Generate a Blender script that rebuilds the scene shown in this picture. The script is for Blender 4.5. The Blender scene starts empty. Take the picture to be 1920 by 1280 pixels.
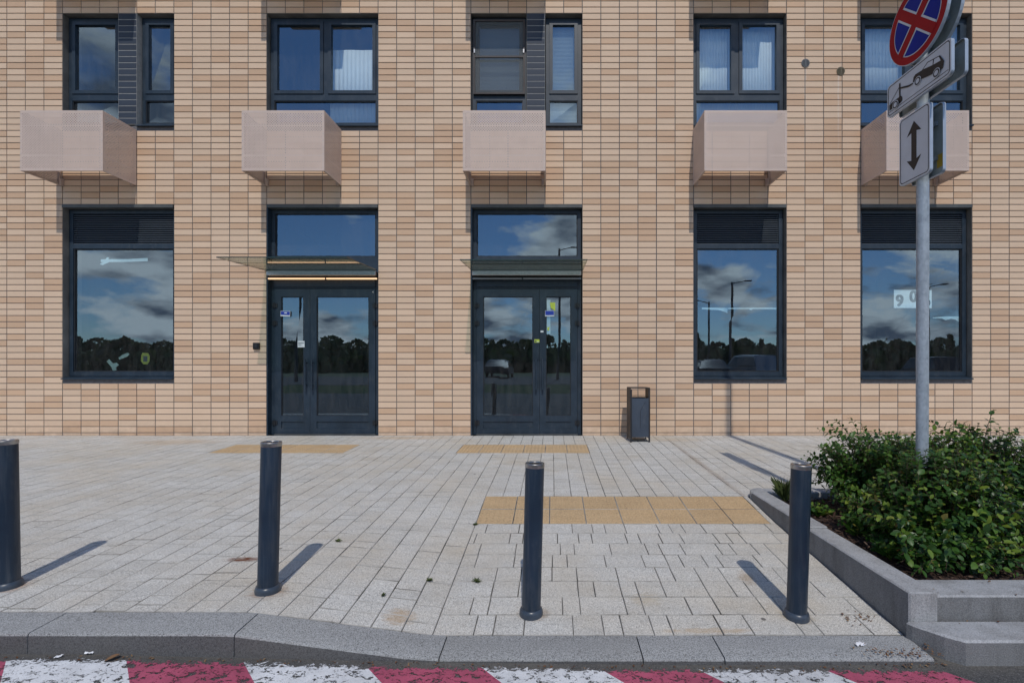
import bpy, bmesh, math, random
from mathutils import Vector, Matrix

random.seed(7)
R = math.radians
scene = bpy.context.scene
col = scene.collection

# ------------------------------------------------------------------ camera
CAM_H = 1.086            # metres above the pavement at the foot of the wall
D = 8.0                  # wall distance
FP = 928.0               # focal length in photo pixels (1920 wide)
VX, VY = 1035.0, 690.0   # principal vanishing point
cam_d = bpy.data.cameras.new('camera')
cam = bpy.data.objects.new('camera', cam_d)
col.objects.link(cam)
cam.location = (0, 0, CAM_H)
cam.rotation_euler = (R(90), 0, 0)
cam_d.sensor_width = 36
cam_d.lens = FP * 36 / 1920
cam_d.shift_x = -(VX - 960) / 1920
cam_d.shift_y = (VY - 640) / 1920
cam_d.clip_start = 0.05
cam_d.clip_end = 2000
scene.camera = cam

# ------------------------------------------------------------------ light
SUN_DIR = Vector((-0.105, 1.0, -1.263)).normalized()     # way the light travels
elev = math.asin(-SUN_DIR.z)
world = bpy.data.worlds.new('World')
scene.world = world
world.use_nodes = True
wn, wl = world.node_tree.nodes, world.node_tree.links
wn.clear()
wout = wn.new('ShaderNodeOutputWorld')
bg = wn.new('ShaderNodeBackground')
bg.inputs['Strength'].default_value = 0.122
sky = wn.new('ShaderNodeTexSky')
sky.sky_type = 'NISHITA'
sky.sun_disc = False
sky.sun_elevation = elev
sky.sun_rotation = math.atan2(-SUN_DIR.x, -SUN_DIR.y)
sky.air_density = 1.0
sky.dust_density = 0.0
sky.ozone_density = 5.0
# broken cumulus: noise over a plane of cloud high above the place
tc = wn.new('ShaderNodeTexCoord')
sep = wn.new('ShaderNodeSeparateXYZ')
wl.new(tc.outputs['Generated'], sep.inputs[0])
zz = wn.new('ShaderNodeMath'); zz.operation = 'MAXIMUM'; zz.inputs[1].default_value = 0.0
wl.new(sep.outputs['Z'], zz.inputs[0])
za = wn.new('ShaderNodeMath'); za.operation = 'ADD'; za.inputs[1].default_value = 0.30
wl.new(zz.outputs[0], za.inputs[0])
dx = wn.new('ShaderNodeMath'); dx.operation = 'DIVIDE'
dy = wn.new('ShaderNodeMath'); dy.operation = 'DIVIDE'
wl.new(sep.outputs['X'], dx.inputs[0]); wl.new(za.outputs[0], dx.inputs[1])
wl.new(sep.outputs['Y'], dy.inputs[0]); wl.new(za.outputs[0], dy.inputs[1])
cmb = wn.new('ShaderNodeCombineXYZ')
wl.new(dx.outputs[0], cmb.inputs[0]); wl.new(dy.outputs[0], cmb.inputs[1])
mz = wn.new('ShaderNodeMath'); mz.operation = 'MULTIPLY'; mz.inputs[1].default_value = 2.0
wl.new(sep.outputs['Z'], mz.inputs[0]); wl.new(mz.outputs[0], cmb.inputs[2])
cmap = wn.new('ShaderNodeMapping'); cmap.inputs['Location'].default_value = (0.0, 0.0, 0.0)
wl.new(cmb.outputs[0], cmap.inputs['Vector'])
n1 = wn.new('ShaderNodeTexNoise'); n1.inputs['Scale'].default_value = 1.7
n1.inputs['Detail'].default_value = 9; n1.inputs['Roughness'].default_value = 0.56
n1.inputs['Distortion'].default_value = 0.25
wl.new(cmap.outputs[0], n1.inputs['Vector'])
cr = wn.new('ShaderNodeValToRGB')
cr.color_ramp.elements[0].position = 0.43; cr.color_ramp.elements[0].color = (0, 0, 0, 1)
cr.color_ramp.elements[1].position = 0.50; cr.color_ramp.elements[1].color = (1, 1, 1, 1)
thin = wn.new('ShaderNodeMath'); thin.operation = 'MULTIPLY_ADD'       # cover thins out overhead
wl.new(zz.outputs[0], thin.inputs[0]); thin.inputs[1].default_value = -0.36
wl.new(n1.outputs['Fac'], thin.inputs[2])
wl.new(thin.outputs[0], cr.inputs[0])
n2 = wn.new('ShaderNodeTexNoise'); n2.inputs['Scale'].default_value = 4.0
n2.inputs['Detail'].default_value = 6
wl.new(cmap.outputs[0], n2.inputs['Vector'])
cc = wn.new('ShaderNodeValToRGB')
cc.color_ramp.elements[0].position = 0.36; cc.color_ramp.elements[0].color = (1.6, 1.9, 2.5, 1)
cc.color_ramp.elements[1].position = 0.57; cc.color_ramp.elements[1].color = (11.0, 10.6, 10.2, 1)
wl.new(n2.outputs['Fac'], cc.inputs[0])
mixw = wn.new('ShaderNodeMix'); mixw.data_type = 'RGBA'
wl.new(cr.outputs['Color'], mixw.inputs['Factor'])
wl.new(sky.outputs['Color'], mixw.inputs['A'])
wl.new(cc.outputs['Color'], mixw.inputs['B'])
wl.new(mixw.outputs['Result'], bg.inputs['Color'])
wl.new(bg.outputs[0], wout.inputs[0])

sun_d = bpy.data.lights.new('sun', 'SUN')
sun_d.energy = 2.3
sun_d.angle = R(0.55)
sun_d.color = (1.0, 0.945, 0.87)
sun = bpy.data.objects.new('sun', sun_d)
col.objects.link(sun)
sun.location = (3, -10, 20)
sun.rotation_euler = SUN_DIR.to_track_quat('-Z', 'Y').to_euler()

scene.view_settings.view_transform = 'Standard'
scene.view_settings.look = 'None'
scene.view_settings.gamma = 1
scene.view_settings.exposure = 0.0
scene.view_settings.use_curve_mapping = False
scene.cycles.max_bounces = 10
scene.cycles.transparent_max_bounces = 24
scene.cycles.use_denoising = True

# ------------------------------------------------------------------ helpers
def px(x, y, d=D):
    """photo pixel at depth d -> world x, z"""
    return (x - VX) * d / FP, CAM_H + (VY - y) * d / FP

def tag(o, label=None, cat=None, group=None, kind=None):
    if label: o['label'] = label
    if cat: o['category'] = cat
    if group: o['group'] = group
    if kind: o['kind'] = kind
    return o

def empty(name, loc=(0, 0, 0), rot=(0, 0, 0)):
    o = bpy.data.objects.new(name, None)
    o.empty_display_size = 0.1
    col.objects.link(o)
    o.location = loc; o.rotation_euler = rot
    return o

def link_mesh(name, me, parent=None):
    o = bpy.data.objects.new(name, me)
    col.objects.link(o)
    if parent: o.parent = parent
    return o

class MB:
    """collects faces of one mesh"""
    def __init__(s):
        s.v, s.f, s.mi, s.tint, s.uv = [], [], [], [], []
        s.cur = 0; s.t = 0.0
    def quad(s, a, b, c, d):
        s.face([a, b, c, d])
    def face(s, pts):
        n = len(s.v); s.v += [tuple(p) for p in pts]
        s.f.append(tuple(range(n, n + len(pts)))); s.mi.append(s.cur); s.tint.append(s.t)
    def idx(s, pts, faces):
        n = len(s.v); s.v += [tuple(p) for p in pts]
        for f in faces:
            s.f.append(tuple(i + n for i in f)); s.mi.append(s.cur); s.tint.append(s.t)
    def box(s, x0, x1, y0, y1, z0, z1):
        p = [(x0, y0, z0), (x1, y0, z0), (x1, y1, z0), (x0, y1, z0), (x0, y0, z1), (x1, y0, z1), (x1, y1, z1), (x0, y1, z1)]
        s.idx(p, [(0, 3, 2, 1), (4, 5, 6, 7), (0, 1, 5, 4), (1, 2, 6, 5), (2, 3, 7, 6), (3, 0, 4, 7)])
    def cbox(s, x0, x1, y0, y1, z0, z1, c=0.004):
        """box with chamfered edges"""
        bm = bmesh.new()
        bmesh.ops.create_cube(bm, size=1)
        for v in bm.verts:
            v.co = Vector(((x0 + x1) / 2 + v.co.x * (x1 - x0), (y0 + y1) / 2 + v.co.y * (y1 - y0), (z0 + z1) / 2 + v.co.z * (z1 - z0)))
        bmesh.ops.bevel(bm, geom=bm.edges[:], offset=c, segments=1, affect='EDGES')
        s.bm(bm)
    def bm(s, bm, mat=None):
        bm.verts.ensure_lookup_table()
        pts = [tuple(mat @ v.co if mat else v.co) for v in bm.verts]
        s.idx(pts, [tuple(v.index for v in f.verts) for f in bm.faces])
        bm.free()
    def tube(s, pts, radii, n=10, caps=True):
        pts = [Vector(p) for p in pts]
        rings = []
        for i, p in enumerate(pts):
            if i == 0: d = pts[1] - pts[0]
            elif i == len(pts) - 1: d = pts[-1] - pts[-2]
            else: d = pts[i + 1] - pts[i - 1]
            d.normalize()
            u = d.cross(Vector((0, 0, 1)) if abs(d.z) < 0.9 else Vector((0, 1, 0))).normalized()
            w = d.cross(u)
            r = radii[i] if hasattr(radii, '__len__') else radii
            rings.append([p + (u * math.cos(2 * math.pi * k / n) + w * math.sin(2 * math.pi * k / n)) * r for k in range(n)])
        allp = [q for rg in rings for q in rg]
        fs = []
        for i in range(len(rings) - 1):
            for k in range(n):
                a = i * n + k; b = i * n + (k + 1) % n
                fs.append((a, a + n, b + n, b))
        if caps:
            fs.append(tuple(range(n))); fs.append(tuple(reversed(range((len(rings) - 1) * n, len(rings) * n))))
        s.idx(allp, fs)
    def lathe(s, prof, n=32, cx=0, cy=0):
        """prof: list of (r, z) bottom to top"""
        allp = []; fs = []
        for r, z in prof:
            allp += [(cx + r * math.cos(2 * math.pi * k / n), cy + r * math.sin(2 * math.pi * k / n), z) for k in range(n)]
        for i in range(len(prof) - 1):
            for k in range(n):
                a = i * n + k; b = i * n + (k + 1) % n
                fs.append((a, b, b + n, a + n))
        fs.append(tuple(reversed(range(n)))); fs.append(tuple(range((len(prof) - 1) * n, len(prof) * n)))
        s.idx(allp, fs)
    def mesh(s, name, mats, smooth=False, tint=False):
        me = bpy.data.meshes.new(name)
        me.from_pydata(s.v, [], s.f)
        for m in (mats if isinstance(mats, (list, tuple)) else [mats]): me.materials.append(m)
        me.polygons.foreach_set('material_index', s.mi)
        if smooth:
            me.polygons.foreach_set('use_smooth', [True] * len(s.f))
        if tint:
            a = me.attributes.new('tint', 'FLOAT', 'FACE')
            a.data.foreach_set('value', s.tint)
        me.update()
        return me
    def build(s, name, mats, parent=None, smooth=False, tint=False, sharp=35):
        me = s.mesh(name, mats, smooth, tint)
        if smooth:
            me.set_sharp_from_angle(angle=R(sharp))
        return link_mesh(name, me, parent)

def fix_normals(me):
    bm = bmesh.new(); bm.from_mesh(me)
    bmesh.ops.recalc_face_normals(bm, faces=bm.faces[:])
    bm.to_mesh(me); bm.free()

# ------------------------------------------------------------------ materials
class NT:
    def __init__(s, name):
        s.m = bpy.data.materials.new(name); s.m.use_nodes = True
        s.n, s.l = s.m.node_tree.nodes, s.m.node_tree.links
        s.b = s.n['Principled BSDF']; s.out = s.n['Material Output']
    def new(s, t, **kw):
        nd = s.n.new(t)
        for k, v in kw.items():
            setattr(nd, k, v)
        return nd
    def math(s, op, a, b=None, c=None, clamp=False):
        nd = s.n.new('ShaderNodeMath'); nd.operation = op; nd.use_clamp = clamp
        for i, x in enumerate((a, b, c)):
            if x is None: continue
            if isinstance(x, (int, float)): nd.inputs[i].default_value = x
            else: s.l.new(x, nd.inputs[i])
        return nd.outputs[0]
    def coord(s, kind='Object'):
        return s.n.new('ShaderNodeTexCoord').outputs[kind]
    def pos(s):
        return s.n.new('ShaderNodeNewGeometry').outputs['Position']
    def mapping(s, vec, scale=(1, 1, 1), loc=(0, 0, 0), rot=(0, 0, 0)):
        nd = s.n.new('ShaderNodeMapping')
        s.l.new(vec, nd.inputs['Vector'])
        nd.inputs['Scale'].default_value = scale; nd.inputs['Location'].default_value = loc; nd.inputs['Rotation'].default_value = rot
        return nd.outputs[0]
    def noise(s, vec, scale, detail=4, rough=0.5, dist=0.0, col=False):
        nd = s.n.new('ShaderNodeTexNoise')
        s.l.new(vec, nd.inputs['Vector'])
        nd.inputs['Scale'].default_value = scale; nd.inputs['Detail'].default_value = detail
        nd.inputs['Roughness'].default_value = rough; nd.inputs['Distortion'].default_value = dist
        return nd.outputs['Color' if col else 'Fac']
    def ramp(s, fac, stops, interp='LINEAR'):
        nd = s.n.new('ShaderNodeValToRGB'); nd.color_ramp.interpolation = interp
        els = nd.color_ramp.elements
        while len(els) < len(stops): els.new(0.5)
        for e, (p, c) in zip(els, stops):
            e.position = p
            e.color = (c, c, c, 1) if isinstance(c, (int, float)) else (*c, 1)
        s.l.new(fac, nd.inputs[0])
        return nd.outputs['Color']
    def mix(s, fac, a, b, blend='MIX'):
        nd = s.n.new('ShaderNodeMix'); nd.data_type = 'RGBA'; nd.blend_type = blend
        for key, x in (('Factor', fac), ('A', a), ('B', b)):
            if isinstance(x, (int, float)):
                nd.inputs[key].default_value = x if key == 'Factor' else (x, x, x, 1)
            elif isinstance(x, tuple): nd.inputs[key].default_value = (*x, 1)
            else: s.l.new(x, nd.inputs[key])
        return nd.outputs['Result']
    def set(s, key, v):
        if isinstance(v, (int, float)): s.b.inputs[key].default_value = v
        elif isinstance(v, tuple): s.b.inputs[key].default_value = (*v, 1) if len(v) == 3 else v
        else: s.l.new(v, s.b.inputs[key])
        return s
    def bump(s, h, strength=0.3, dist=0.01):
        nd = s.n.new('ShaderNodeBump'); nd.inputs['Strength'].default_value = strength; nd.inputs['Distance'].default_value = dist
        s.l.new(h, nd.inputs['Height']); s.l.new(nd.outputs[0], s.b.inputs['Normal'])
    def rnd(s):
        """0..1, per object and per face ('tint' attribute)"""
        oi = s.n.new('ShaderNodeObjectInfo').outputs['Random']
        at = s.n.new('ShaderNodeAttribute'); at.attribute_name = 'tint'
        return s.math('FRACT', s.math('ADD', oi, at.outputs['Fac']))

def plain(name, c, rough=0.5, metal=0.0, var=0.0, scale=20, spec=0.5):
    t = NT(name)
    if var:
        n = t.noise(t.coord(), scale, 5, 0.6)
        c2 = tuple(x * (1 - var) for x in c); c3 = tuple(min(1, x * (1 + var)) for x in c)
        t.set('Base Color', t.ramp(n, [(0.3, c2), (0.7, c3)]))
    else:
        t.set('Base Color', c)
    t.set('Roughness', rough); t.set('Metallic', metal); t.set('Specular IOR Level', spec)
    return t.m

M = {}
# clinker wall tiles: light sand and tan, fired unevenly
def tile_mat(name, light, tan, share):
    t = NT(name)
    r = t.rnd()
    r2 = t.math('FRACT', t.math('MULTIPLY', r, 37.7))
    base = t.mix(t.ramp(r, [(share, 0.0), (share + 0.01, 1.0)], 'CONSTANT'), tan, light)
    val = t.math('ADD', t.math('MULTIPLY', r2, 0.09), 0.955)
    base = t.mix(1.0, base, t.new('ShaderNodeCombineColor').outputs[0], 'MULTIPLY') if False else base
    cmbn = t.new('ShaderNodeCombineXYZ')
    for i in range(3): t.l.new(val, cmbn.inputs[i])
    base = t.mix(1.0, base, cmbn.outputs[0], 'MULTIPLY')
    p = t.pos()
    n = t.noise(t.mapping(p, (3, 3, 30)), 6, 5, 0.6)
    base = t.mix(0.5, base, t.ramp(n, [(0.3, 0.93), (0.7, 1.05)]), 'MULTIPLY')
    big = t.noise(t.mapping(p, (0.5, 0.5, 0.16)), 1.6, 5, 0.6)
    base = t.mix(0.25, base, t.ramp(big, [(0.32, (0.84, 0.82, 0.80)), (0.66, (1.06, 1.05, 1.04))]), 'MULTIPLY')
    sx = t.new('ShaderNodeSeparateXYZ'); t.l.new(p, sx.inputs[0])
    # pale lime runs below the two vents
    for (ux, uy) in ((1510, 126), (1572, 140)):
        vx_, vz_ = px(ux, uy)
        wob = t.math('MULTIPLY', t.math('SUBTRACT', t.noise(t.mapping(p, (0, 0, 1)), 3.0, 3), 0.5), 0.05)
        dxx = t.math('ABSOLUTE', t.math('ADD', t.math('SUBTRACT', sx.outputs[0], vx_), wob))
        m_ = t.math('SUBTRACT', 1.0, t.math('DIVIDE', dxx, 0.02), clamp=True)
        dn = t.math('SUBTRACT', vz_, sx.outputs[2])
        m_ = t.math('MULTIPLY', m_, t.math('MULTIPLY', t.math('GREATER_THAN', dn, 0.0), t.math('SUBTRACT', 1.0, t.math('DIVIDE', dn, 1.5), clamp=True)))
        base = t.mix(t.math('MULTIPLY', m_, t.ramp(t.noise(p, 25, 4), [(0.3, 0.2), (0.7, 0.9)])), base, (0.72, 0.66, 0.60))
    # splash dirt on the lowest courses
    low = t.math('MULTIPLY', t.math('SUBTRACT', 1.0, t.math('MULTIPLY', sx.outputs['Z'], 4.0), clamp=True), t.ramp(t.noise(p, 9, 5), [(0.35, 0.0), (0.7, 1.0)]))
    base = t.mix(t.math('MULTIPLY', low, 0.5), base, (0.34, 0.235, 0.16))
    t.set('Base Color', base); t.set('Roughness', 0.62); t.set('Specular IOR Level', 0.3)
    t.bump(t.noise(t.mapping(p, (1, 1, 5)), 60, 4), 0.15, 0.004)
    return t.m
M['tile'] = tile_mat('clinker_tile', (0.69, 0.508, 0.362), (0.615, 0.418, 0.277), 0.30)
M['dark_tile'] = tile_mat('slate_tile', (0.040, 0.052, 0.075), (0.033, 0.043, 0.062), 0.3)
M['joint'] = plain('wall_joint', (0.135, 0.13, 0.135), 0.9, var=0.2)
M['grout'] = plain('light_grout', (0.30, 0.30, 0.295), 0.9, var=0.15)

def metal_paint(name, c, rough=0.42, dirt=0.25, scuff=False):
    t = NT(name)
    p = t.pos()
    n = t.noise(p, 3.5, 6, 0.6)
    b = t.mix(1.0, c, t.ramp(n, [(0.3, 1 - dirt), (0.7, 1 + dirt * 0.6)]), 'MULTIPLY')
    dust = t.ramp(t.noise(t.mapping(p, (1, 1, 0.35)), 14, 6, 0.7), [(0.52, 0.0), (0.8, 1.0)])
    b = t.mix(t.math('MULTIPLY', dust, 0.10), b, (0.32, 0.31, 0.29))
    if scuff:
        sc_ = t.ramp(t.noise(t.mapping(p, (1, 1, 2.2)), 34, 4, 0.75), [(0.70, 0.0), (0.74, 1.0)])
        b = t.mix(t.math('MULTIPLY', sc_, 0.5), b, (0.24, 0.25, 0.26))
        st = t.ramp(t.noise(t.mapping(p, (1, 1, 0.06)), 26, 4, 0.7), [(0.5, 0.0), (0.75, 0.16)])
        b = t.mix(st, b, (0.25, 0.25, 0.25))
    t.set('Base Color', b); t.set('Roughness', t.ramp(n, [(0.3, rough - 0.06), (0.7, rough + 0.14)]))
    return t.m
M['frame'] = metal_paint('anthracite_frame', (0.014, 0.029, 0.048))
M['frame_dark'] = metal_paint('black_profile', (0.010, 0.012, 0.016), 0.5)
M['frame_brown'] = metal_paint('brown_net_frame', (0.030, 0.022, 0.022), 0.5)
M['flash'] = metal_paint('zinc_flashing', (0.085, 0.090, 0.090), 0.5, 0.4)
M['reveal'] = metal_paint('grey_reveal', (0.16, 0.155, 0.145), 0.7, 0.4)
M['louvre'] = metal_paint('louvre_slat', (0.045, 0.058, 0.075), 0.45, 0.2)
M['bollard'] = metal_paint('bollard_paint', (0.008, 0.023, 0.046), 0.40, 0.3, True)
M['collar'] = metal_paint('collar_paint', (0.045, 0.062, 0.088), 0.34, 0.3)
M['bin'] = metal_paint('bin_paint', (0.040, 0.055, 0.080), 0.5, 0.3)
M['bin_dark'] = metal_paint('bin_dark_paint', (0.018, 0.018, 0.022), 0.5, 0.3)
M['black'] = plain('black_plastic', (0.008, 0.008, 0.009), 0.4)
M['steel'] = plain('brushed_steel', (0.42, 0.41, 0.40), 0.34, 1.0, 0.2, 40)
M['cap_disc'] = plain('cap_disc', (0.05, 0.045, 0.042), 0.45, 0.6, 0.4, 30)

def galv():
    t = NT('galvanised_steel')
    p = t.pos()
    v = t.new('ShaderNodeTexVoronoi'); v.inputs['Scale'].default_value = 75
    t.l.new(t.mapping(p, (1, 1, 0.6)), v.inputs['Vector'])
    n = t.noise(p, 14, 5)
    b = t.mix(0.55, t.ramp(v.outputs['Color'], [(0.1, (0.24, 0.285, 0.33)), (0.9, (0.42, 0.48, 0.54))]), t.ramp(n, [(0.3, (0.25, 0.29, 0.33)), (0.7, (0.44, 0.49, 0.54))]))
    t.set('Base Color', b); t.set('Metallic', 0.2); t.set('Roughness', 0.5)
    return t.m
M['galv'] = galv()

def perf():
    """powder-coated sheet with staggered round holes; UV is in metres"""
    t = NT('perforated_sheet')
    uv = t.coord('UV')
    s = t.new('ShaderNodeSeparateXYZ'); t.l.new(uv, s.inputs[0])
    P = 0.0385
    def lattice(off):
        a = t.math('SUBTRACT', t.math('FRACT', t.math('ADD', t.math('DIVIDE', s.outputs[0], P), off)), 0.5)
        b = t.math('SUBTRACT', t.math('FRACT', t.math('ADD', t.math('DIVIDE', s.outputs[1], P), off)), 0.5)
        return t.math('SQRT', t.math('ADD', t.math('MULTIPLY', a, a), t.math('MULTIPLY', b, b)))
    d = t.math('MINIMUM', lattice(0.0), lattice(0.5))
    hole = t.math('LESS_THAN', d, 0.0063 / P)
    at = t.new('ShaderNodeAttribute'); at.attribute_name = 'panel_size'
    ps = t.new('ShaderNodeSeparateXYZ'); t.l.new(at.outputs['Vector'], ps.inputs[0])
    inside = 1.0
    for i, mg in ((0, 0.035), (1, 0.035)):
        lo = t.math('GREATER_THAN', s.outputs[i], mg)
        hi = t.math('LESS_THAN', s.outputs[i], t.math('SUBTRACT', ps.outputs[i], mg))
        inside = t.math('MULTIPLY', t.math('MULTIPLY', lo, hi), inside)
    for seam in (0.226, 0.674):
        inside = t.math('MULTIPLY', inside, t.math('GREATER_THAN', t.math('ABSOLUTE', t.math('SUBTRACT', s.outputs[1], seam)), 0.011))
    hole = t.math('MULTIPLY', hole, inside)
    n = t.noise(t.pos(), 5, 6, 0.6)
    c = t.ramp(n, [(0.3, (0.56, 0.44, 0.375)), (0.7, (0.62, 0.49, 0.42))])
    line = t.math('MULTIPLY', t.math('LESS_THAN', t.math('ABSOLUTE', t.math('SUBTRACT', s.outputs[1], 0.226)), 0.0025), 0.5)
    line2 = t.math('MULTIPLY', t.math('LESS_THAN', t.math('ABSOLUTE', t.math('SUBTRACT', s.outputs[1], 0.674)), 0.0025), 0.5)
    c = t.mix(t.math('ADD', line, line2), c, (0.62, 0.52, 0.47))
    t.set('Base Color', c); t.set('Roughness', 0.55)
    tr = t.new('ShaderNodeBsdfTransparent'); mx = t.new('ShaderNodeMixShader')
    t.l.new(hole, mx.inputs[0]); t.l.new(t.b.outputs[0], mx.inputs[1]); t.l.new(tr.outputs[0], mx.inputs[2])
    t.l.new(mx.outputs[0], t.out.inputs[0])
    return t.m
M['perf'] = perf()
M['powder'] = plain('powder_coat', (0.53, 0.415, 0.345), 0.55, var=0.06)

def glass(name, tint=(0.84, 0.92, 0.94), refl=(0.58, 0.80, 1.0), base=0.19, rough=0.0, wav=0.005):
    t = NT(name)
    lw = t.new('ShaderNodeLayerWeight'); schl = t.math('ADD', t.math('MULTIPLY', t.math('POWER', lw.outputs['Facing'], 5.0), 0.9), 0.05)
    fac = t.math('ADD', t.math('MULTIPLY', schl, 0.9), base, clamp=True)
    tr = t.new('ShaderNodeBsdfTransparent'); tr.inputs[0].default_value = (*tint, 1)
    gl = t.new('ShaderNodeBsdfGlossy'); gl.inputs['Color'].default_value = (*refl, 1); gl.inputs['Roughness'].default_value = rough
    bp = t.new('ShaderNodeBump'); bp.inputs['Strength'].default_value = wav; bp.inputs['Distance'].default_value = 0.05
    t.l.new(t.noise(t.pos(), 2.2, 2), bp.inputs['Height']); t.l.new(bp.outputs[0], gl.inputs['Normal'])
    mx = t.new('ShaderNodeMixShader')
    t.l.new(fac, mx.inputs[0]); t.l.new(tr.outputs[0], mx.inputs[1]); t.l.new(gl.outputs[0], mx.inputs[2])
    # a film of dust
    df = t.new('ShaderNodeBsdfDiffuse'); df.inputs['Color'].default_value = (0.45, 0.45, 0.44, 1)
    p = t.pos()
    dust = t.ramp(t.noise(t.mapping(p, (2, 2, 0.5)), 6, 7, 0.7), [(0.35, 0.0), (0.85, 0.07)])
    m2 = t.new('ShaderNodeMixShader')
    t.l.new(t.math('ADD', dust, 0.006), m2.inputs[0]); t.l.new(mx.outputs[0], m2.inputs[1]); t.l.new(df.outputs[0], m2.inputs[2])
    t.l.new(m2.outputs[0], t.out.inputs[0])
    return t.m
M['glass'] = glass('window_glass')
M['door_glass'] = glass('door_glass', (0.70, 0.78, 0.80))
def net():
    t = NT('insect_net')
    tr = t.new('ShaderNodeBsdfTransparent'); df = t.new('ShaderNodeBsdfDiffuse'); df.inputs['Color'].default_value = (0.16, 0.175, 0.18, 1)
    mx = t.new('ShaderNodeMixShader'); mx.inputs[0].default_value = 0.5      # woven too fine to see the wires
    t.l.new(tr.outputs[0], mx.inputs[1]); t.l.new(df.outputs[0], mx.inputs[2]); t.l.new(mx.outputs[0], t.out.inputs[0])
    return t.m
M['net'] = net()
M['car_glass'] = plain('car_glass', (0.01, 0.012, 0.014), 0.05)

def canopy():
    t = NT('canopy_glass')
    lw = t.new('ShaderNodeLayerWeight'); schl = t.math('ADD', t.math('MULTIPLY', t.math('POWER', lw.outputs['Facing'], 5.0), 0.9), 0.05)
    tr = t.new('ShaderNodeBsdfTransparent'); tr.inputs[0].default_value = (0.80, 0.88, 0.82, 1)
    gl = t.new('ShaderNodeBsdfGlossy'); gl.inputs['Roughness'].default_value = 0.02
    mx = t.new('ShaderNodeMixShader')
    t.l.new(schl, mx.inputs[0]); t.l.new(tr.outputs[0], mx.inputs[1]); t.l.new(gl.outputs[0], mx.inputs[2])
    df = t.new('ShaderNodeBsdfDiffuse'); df.inputs['Color'].default_value = (0.34, 0.36, 0.31, 1)
    m2 = t.new('ShaderNodeMixShader')
    t.l.new(t.ramp(t.noise(t.mapping(t.pos(), (3, 1, 1)), 4, 6, 0.65), [(0.3, 0.02), (0.75, 0.11)]), m2.inputs[0])
    t.l.new(mx.outputs[0], m2.inputs[1]); t.l.new(df.outputs[0], m2.inputs[2])
    t.l.new(m2.outputs[0], t.out.inputs[0])
    return t.m
M['canopy'] = canopy()
M['canopy_edge'] = plain('canopy_edge', (0.012, 0.03, 0.026), 0.15)

def emit(name, c, s):
    t = NT(name)
    t.set('Base Color', (0.8, 0.7, 0.6)); t.set('Emission Color', c); t.set('Emission Strength', s)
    return t.m
M['led'] = emit('lit_strip', (1.0, 0.60, 0.30), 1.15)
M['led_off'] = plain('unlit_strip', (0.32, 0.33, 0.33), 0.4)

def paver_mat(name, base, speck=0.5, tan=(0.50, 0.40, 0.26), stain=True, tanamt=0.5):
    t = NT(name)
    p = t.pos()
    r = t.rnd()
    c = t.mix(1.0, base, t.ramp(r, [(0.0, (0.945, 0.935, 0.92)), (0.5, (1.0, 0.995, 0.985)), (1.0, (1.04, 1.04, 1.04))]), 'MULTIPLY')
    # granite grains
    n = t.noise(p, 210, 2, 0.6)
    c = t.mix(speck, c, t.ramp(n, [(0.36, 0.22), (0.45, 1.0), (0.58, 1.02), (0.68, 1.45)]), 'MULTIPLY')
    n = t.noise(p, 95, 3, 0.6)
    c = t.mix(0.5, c, t.ramp(n, [(0.32, 0.55), (0.5, 1.0), (0.68, 1.28)]), 'MULTIPLY')
    # weathering
    w = t.noise(p, 1.1, 6, 0.65)
    c = t.mix(t.ramp(w, [(0.42, 0.0), (0.72, tanamt * 0.55)]), c, tan)
    w2 = t.noise(t.mapping(p, (0.7, 2.2, 1)), 3.2, 6, 0.7)
    c = t.mix(0.65, c, t.ramp(w2, [(0.30, 0.80), (0.55, 1.0), (0.75, 1.06)]), 'MULTIPLY')
    if stain:
        sx = t.new('ShaderNodeSeparateXYZ'); t.l.new(p, sx.inputs[0])
        nz = t.noise(t.mapping(p, (1, 3, 1)), 22, 5, 0.7)
        # dried mud washed against the wall and rust below iron
        for (cx, cy, rx, ry, cl, am) in STAINS:
            ax = t.math('DIVIDE', t.math('SUBTRACT', sx.outputs[0], cx), rx)
            ay = t.math('DIVIDE', t.math('SUBTRACT', sx.outputs[1], cy), ry)
            dd = t.math('ADD', t.math('MULTIPLY', ax, ax), t.math('MULTIPLY', ay, ay))
            m = t.math('SUBTRACT', t.math('ADD', 1.0, t.math('MULTIPLY', t.math('SUBTRACT', nz, 0.5), 3.0)), dd, clamp=True)
            c = t.mix(t.math('MULTIPLY', m, am), c, cl)
        # gum spots
        v = t.new('ShaderNodeTexVoronoi'); v.inputs['Scale'].default_value = 2.3
        t.l.new(t.mapping(p, (1, 1, 0)), v.inputs['Vector'])
        sp = t.math('LESS_THAN', v.outputs['Distance'], 0.035)
        keep = t.math('GREATER_THAN', t.noise(p, 0.9, 2), 0.5)
        c = t.mix(t.math('MULTIPLY', t.math('MULTIPLY', sp, keep), 0.75), c, (0.06, 0.055, 0.055))
    t.set('Base Color', c); t.set('Roughness', 0.8); t.set('Specular IOR Level', 0.25)
    t.bump(t.noise(p, 180, 3, 0.6), 0.35, 0.004)
    return t.m
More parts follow.
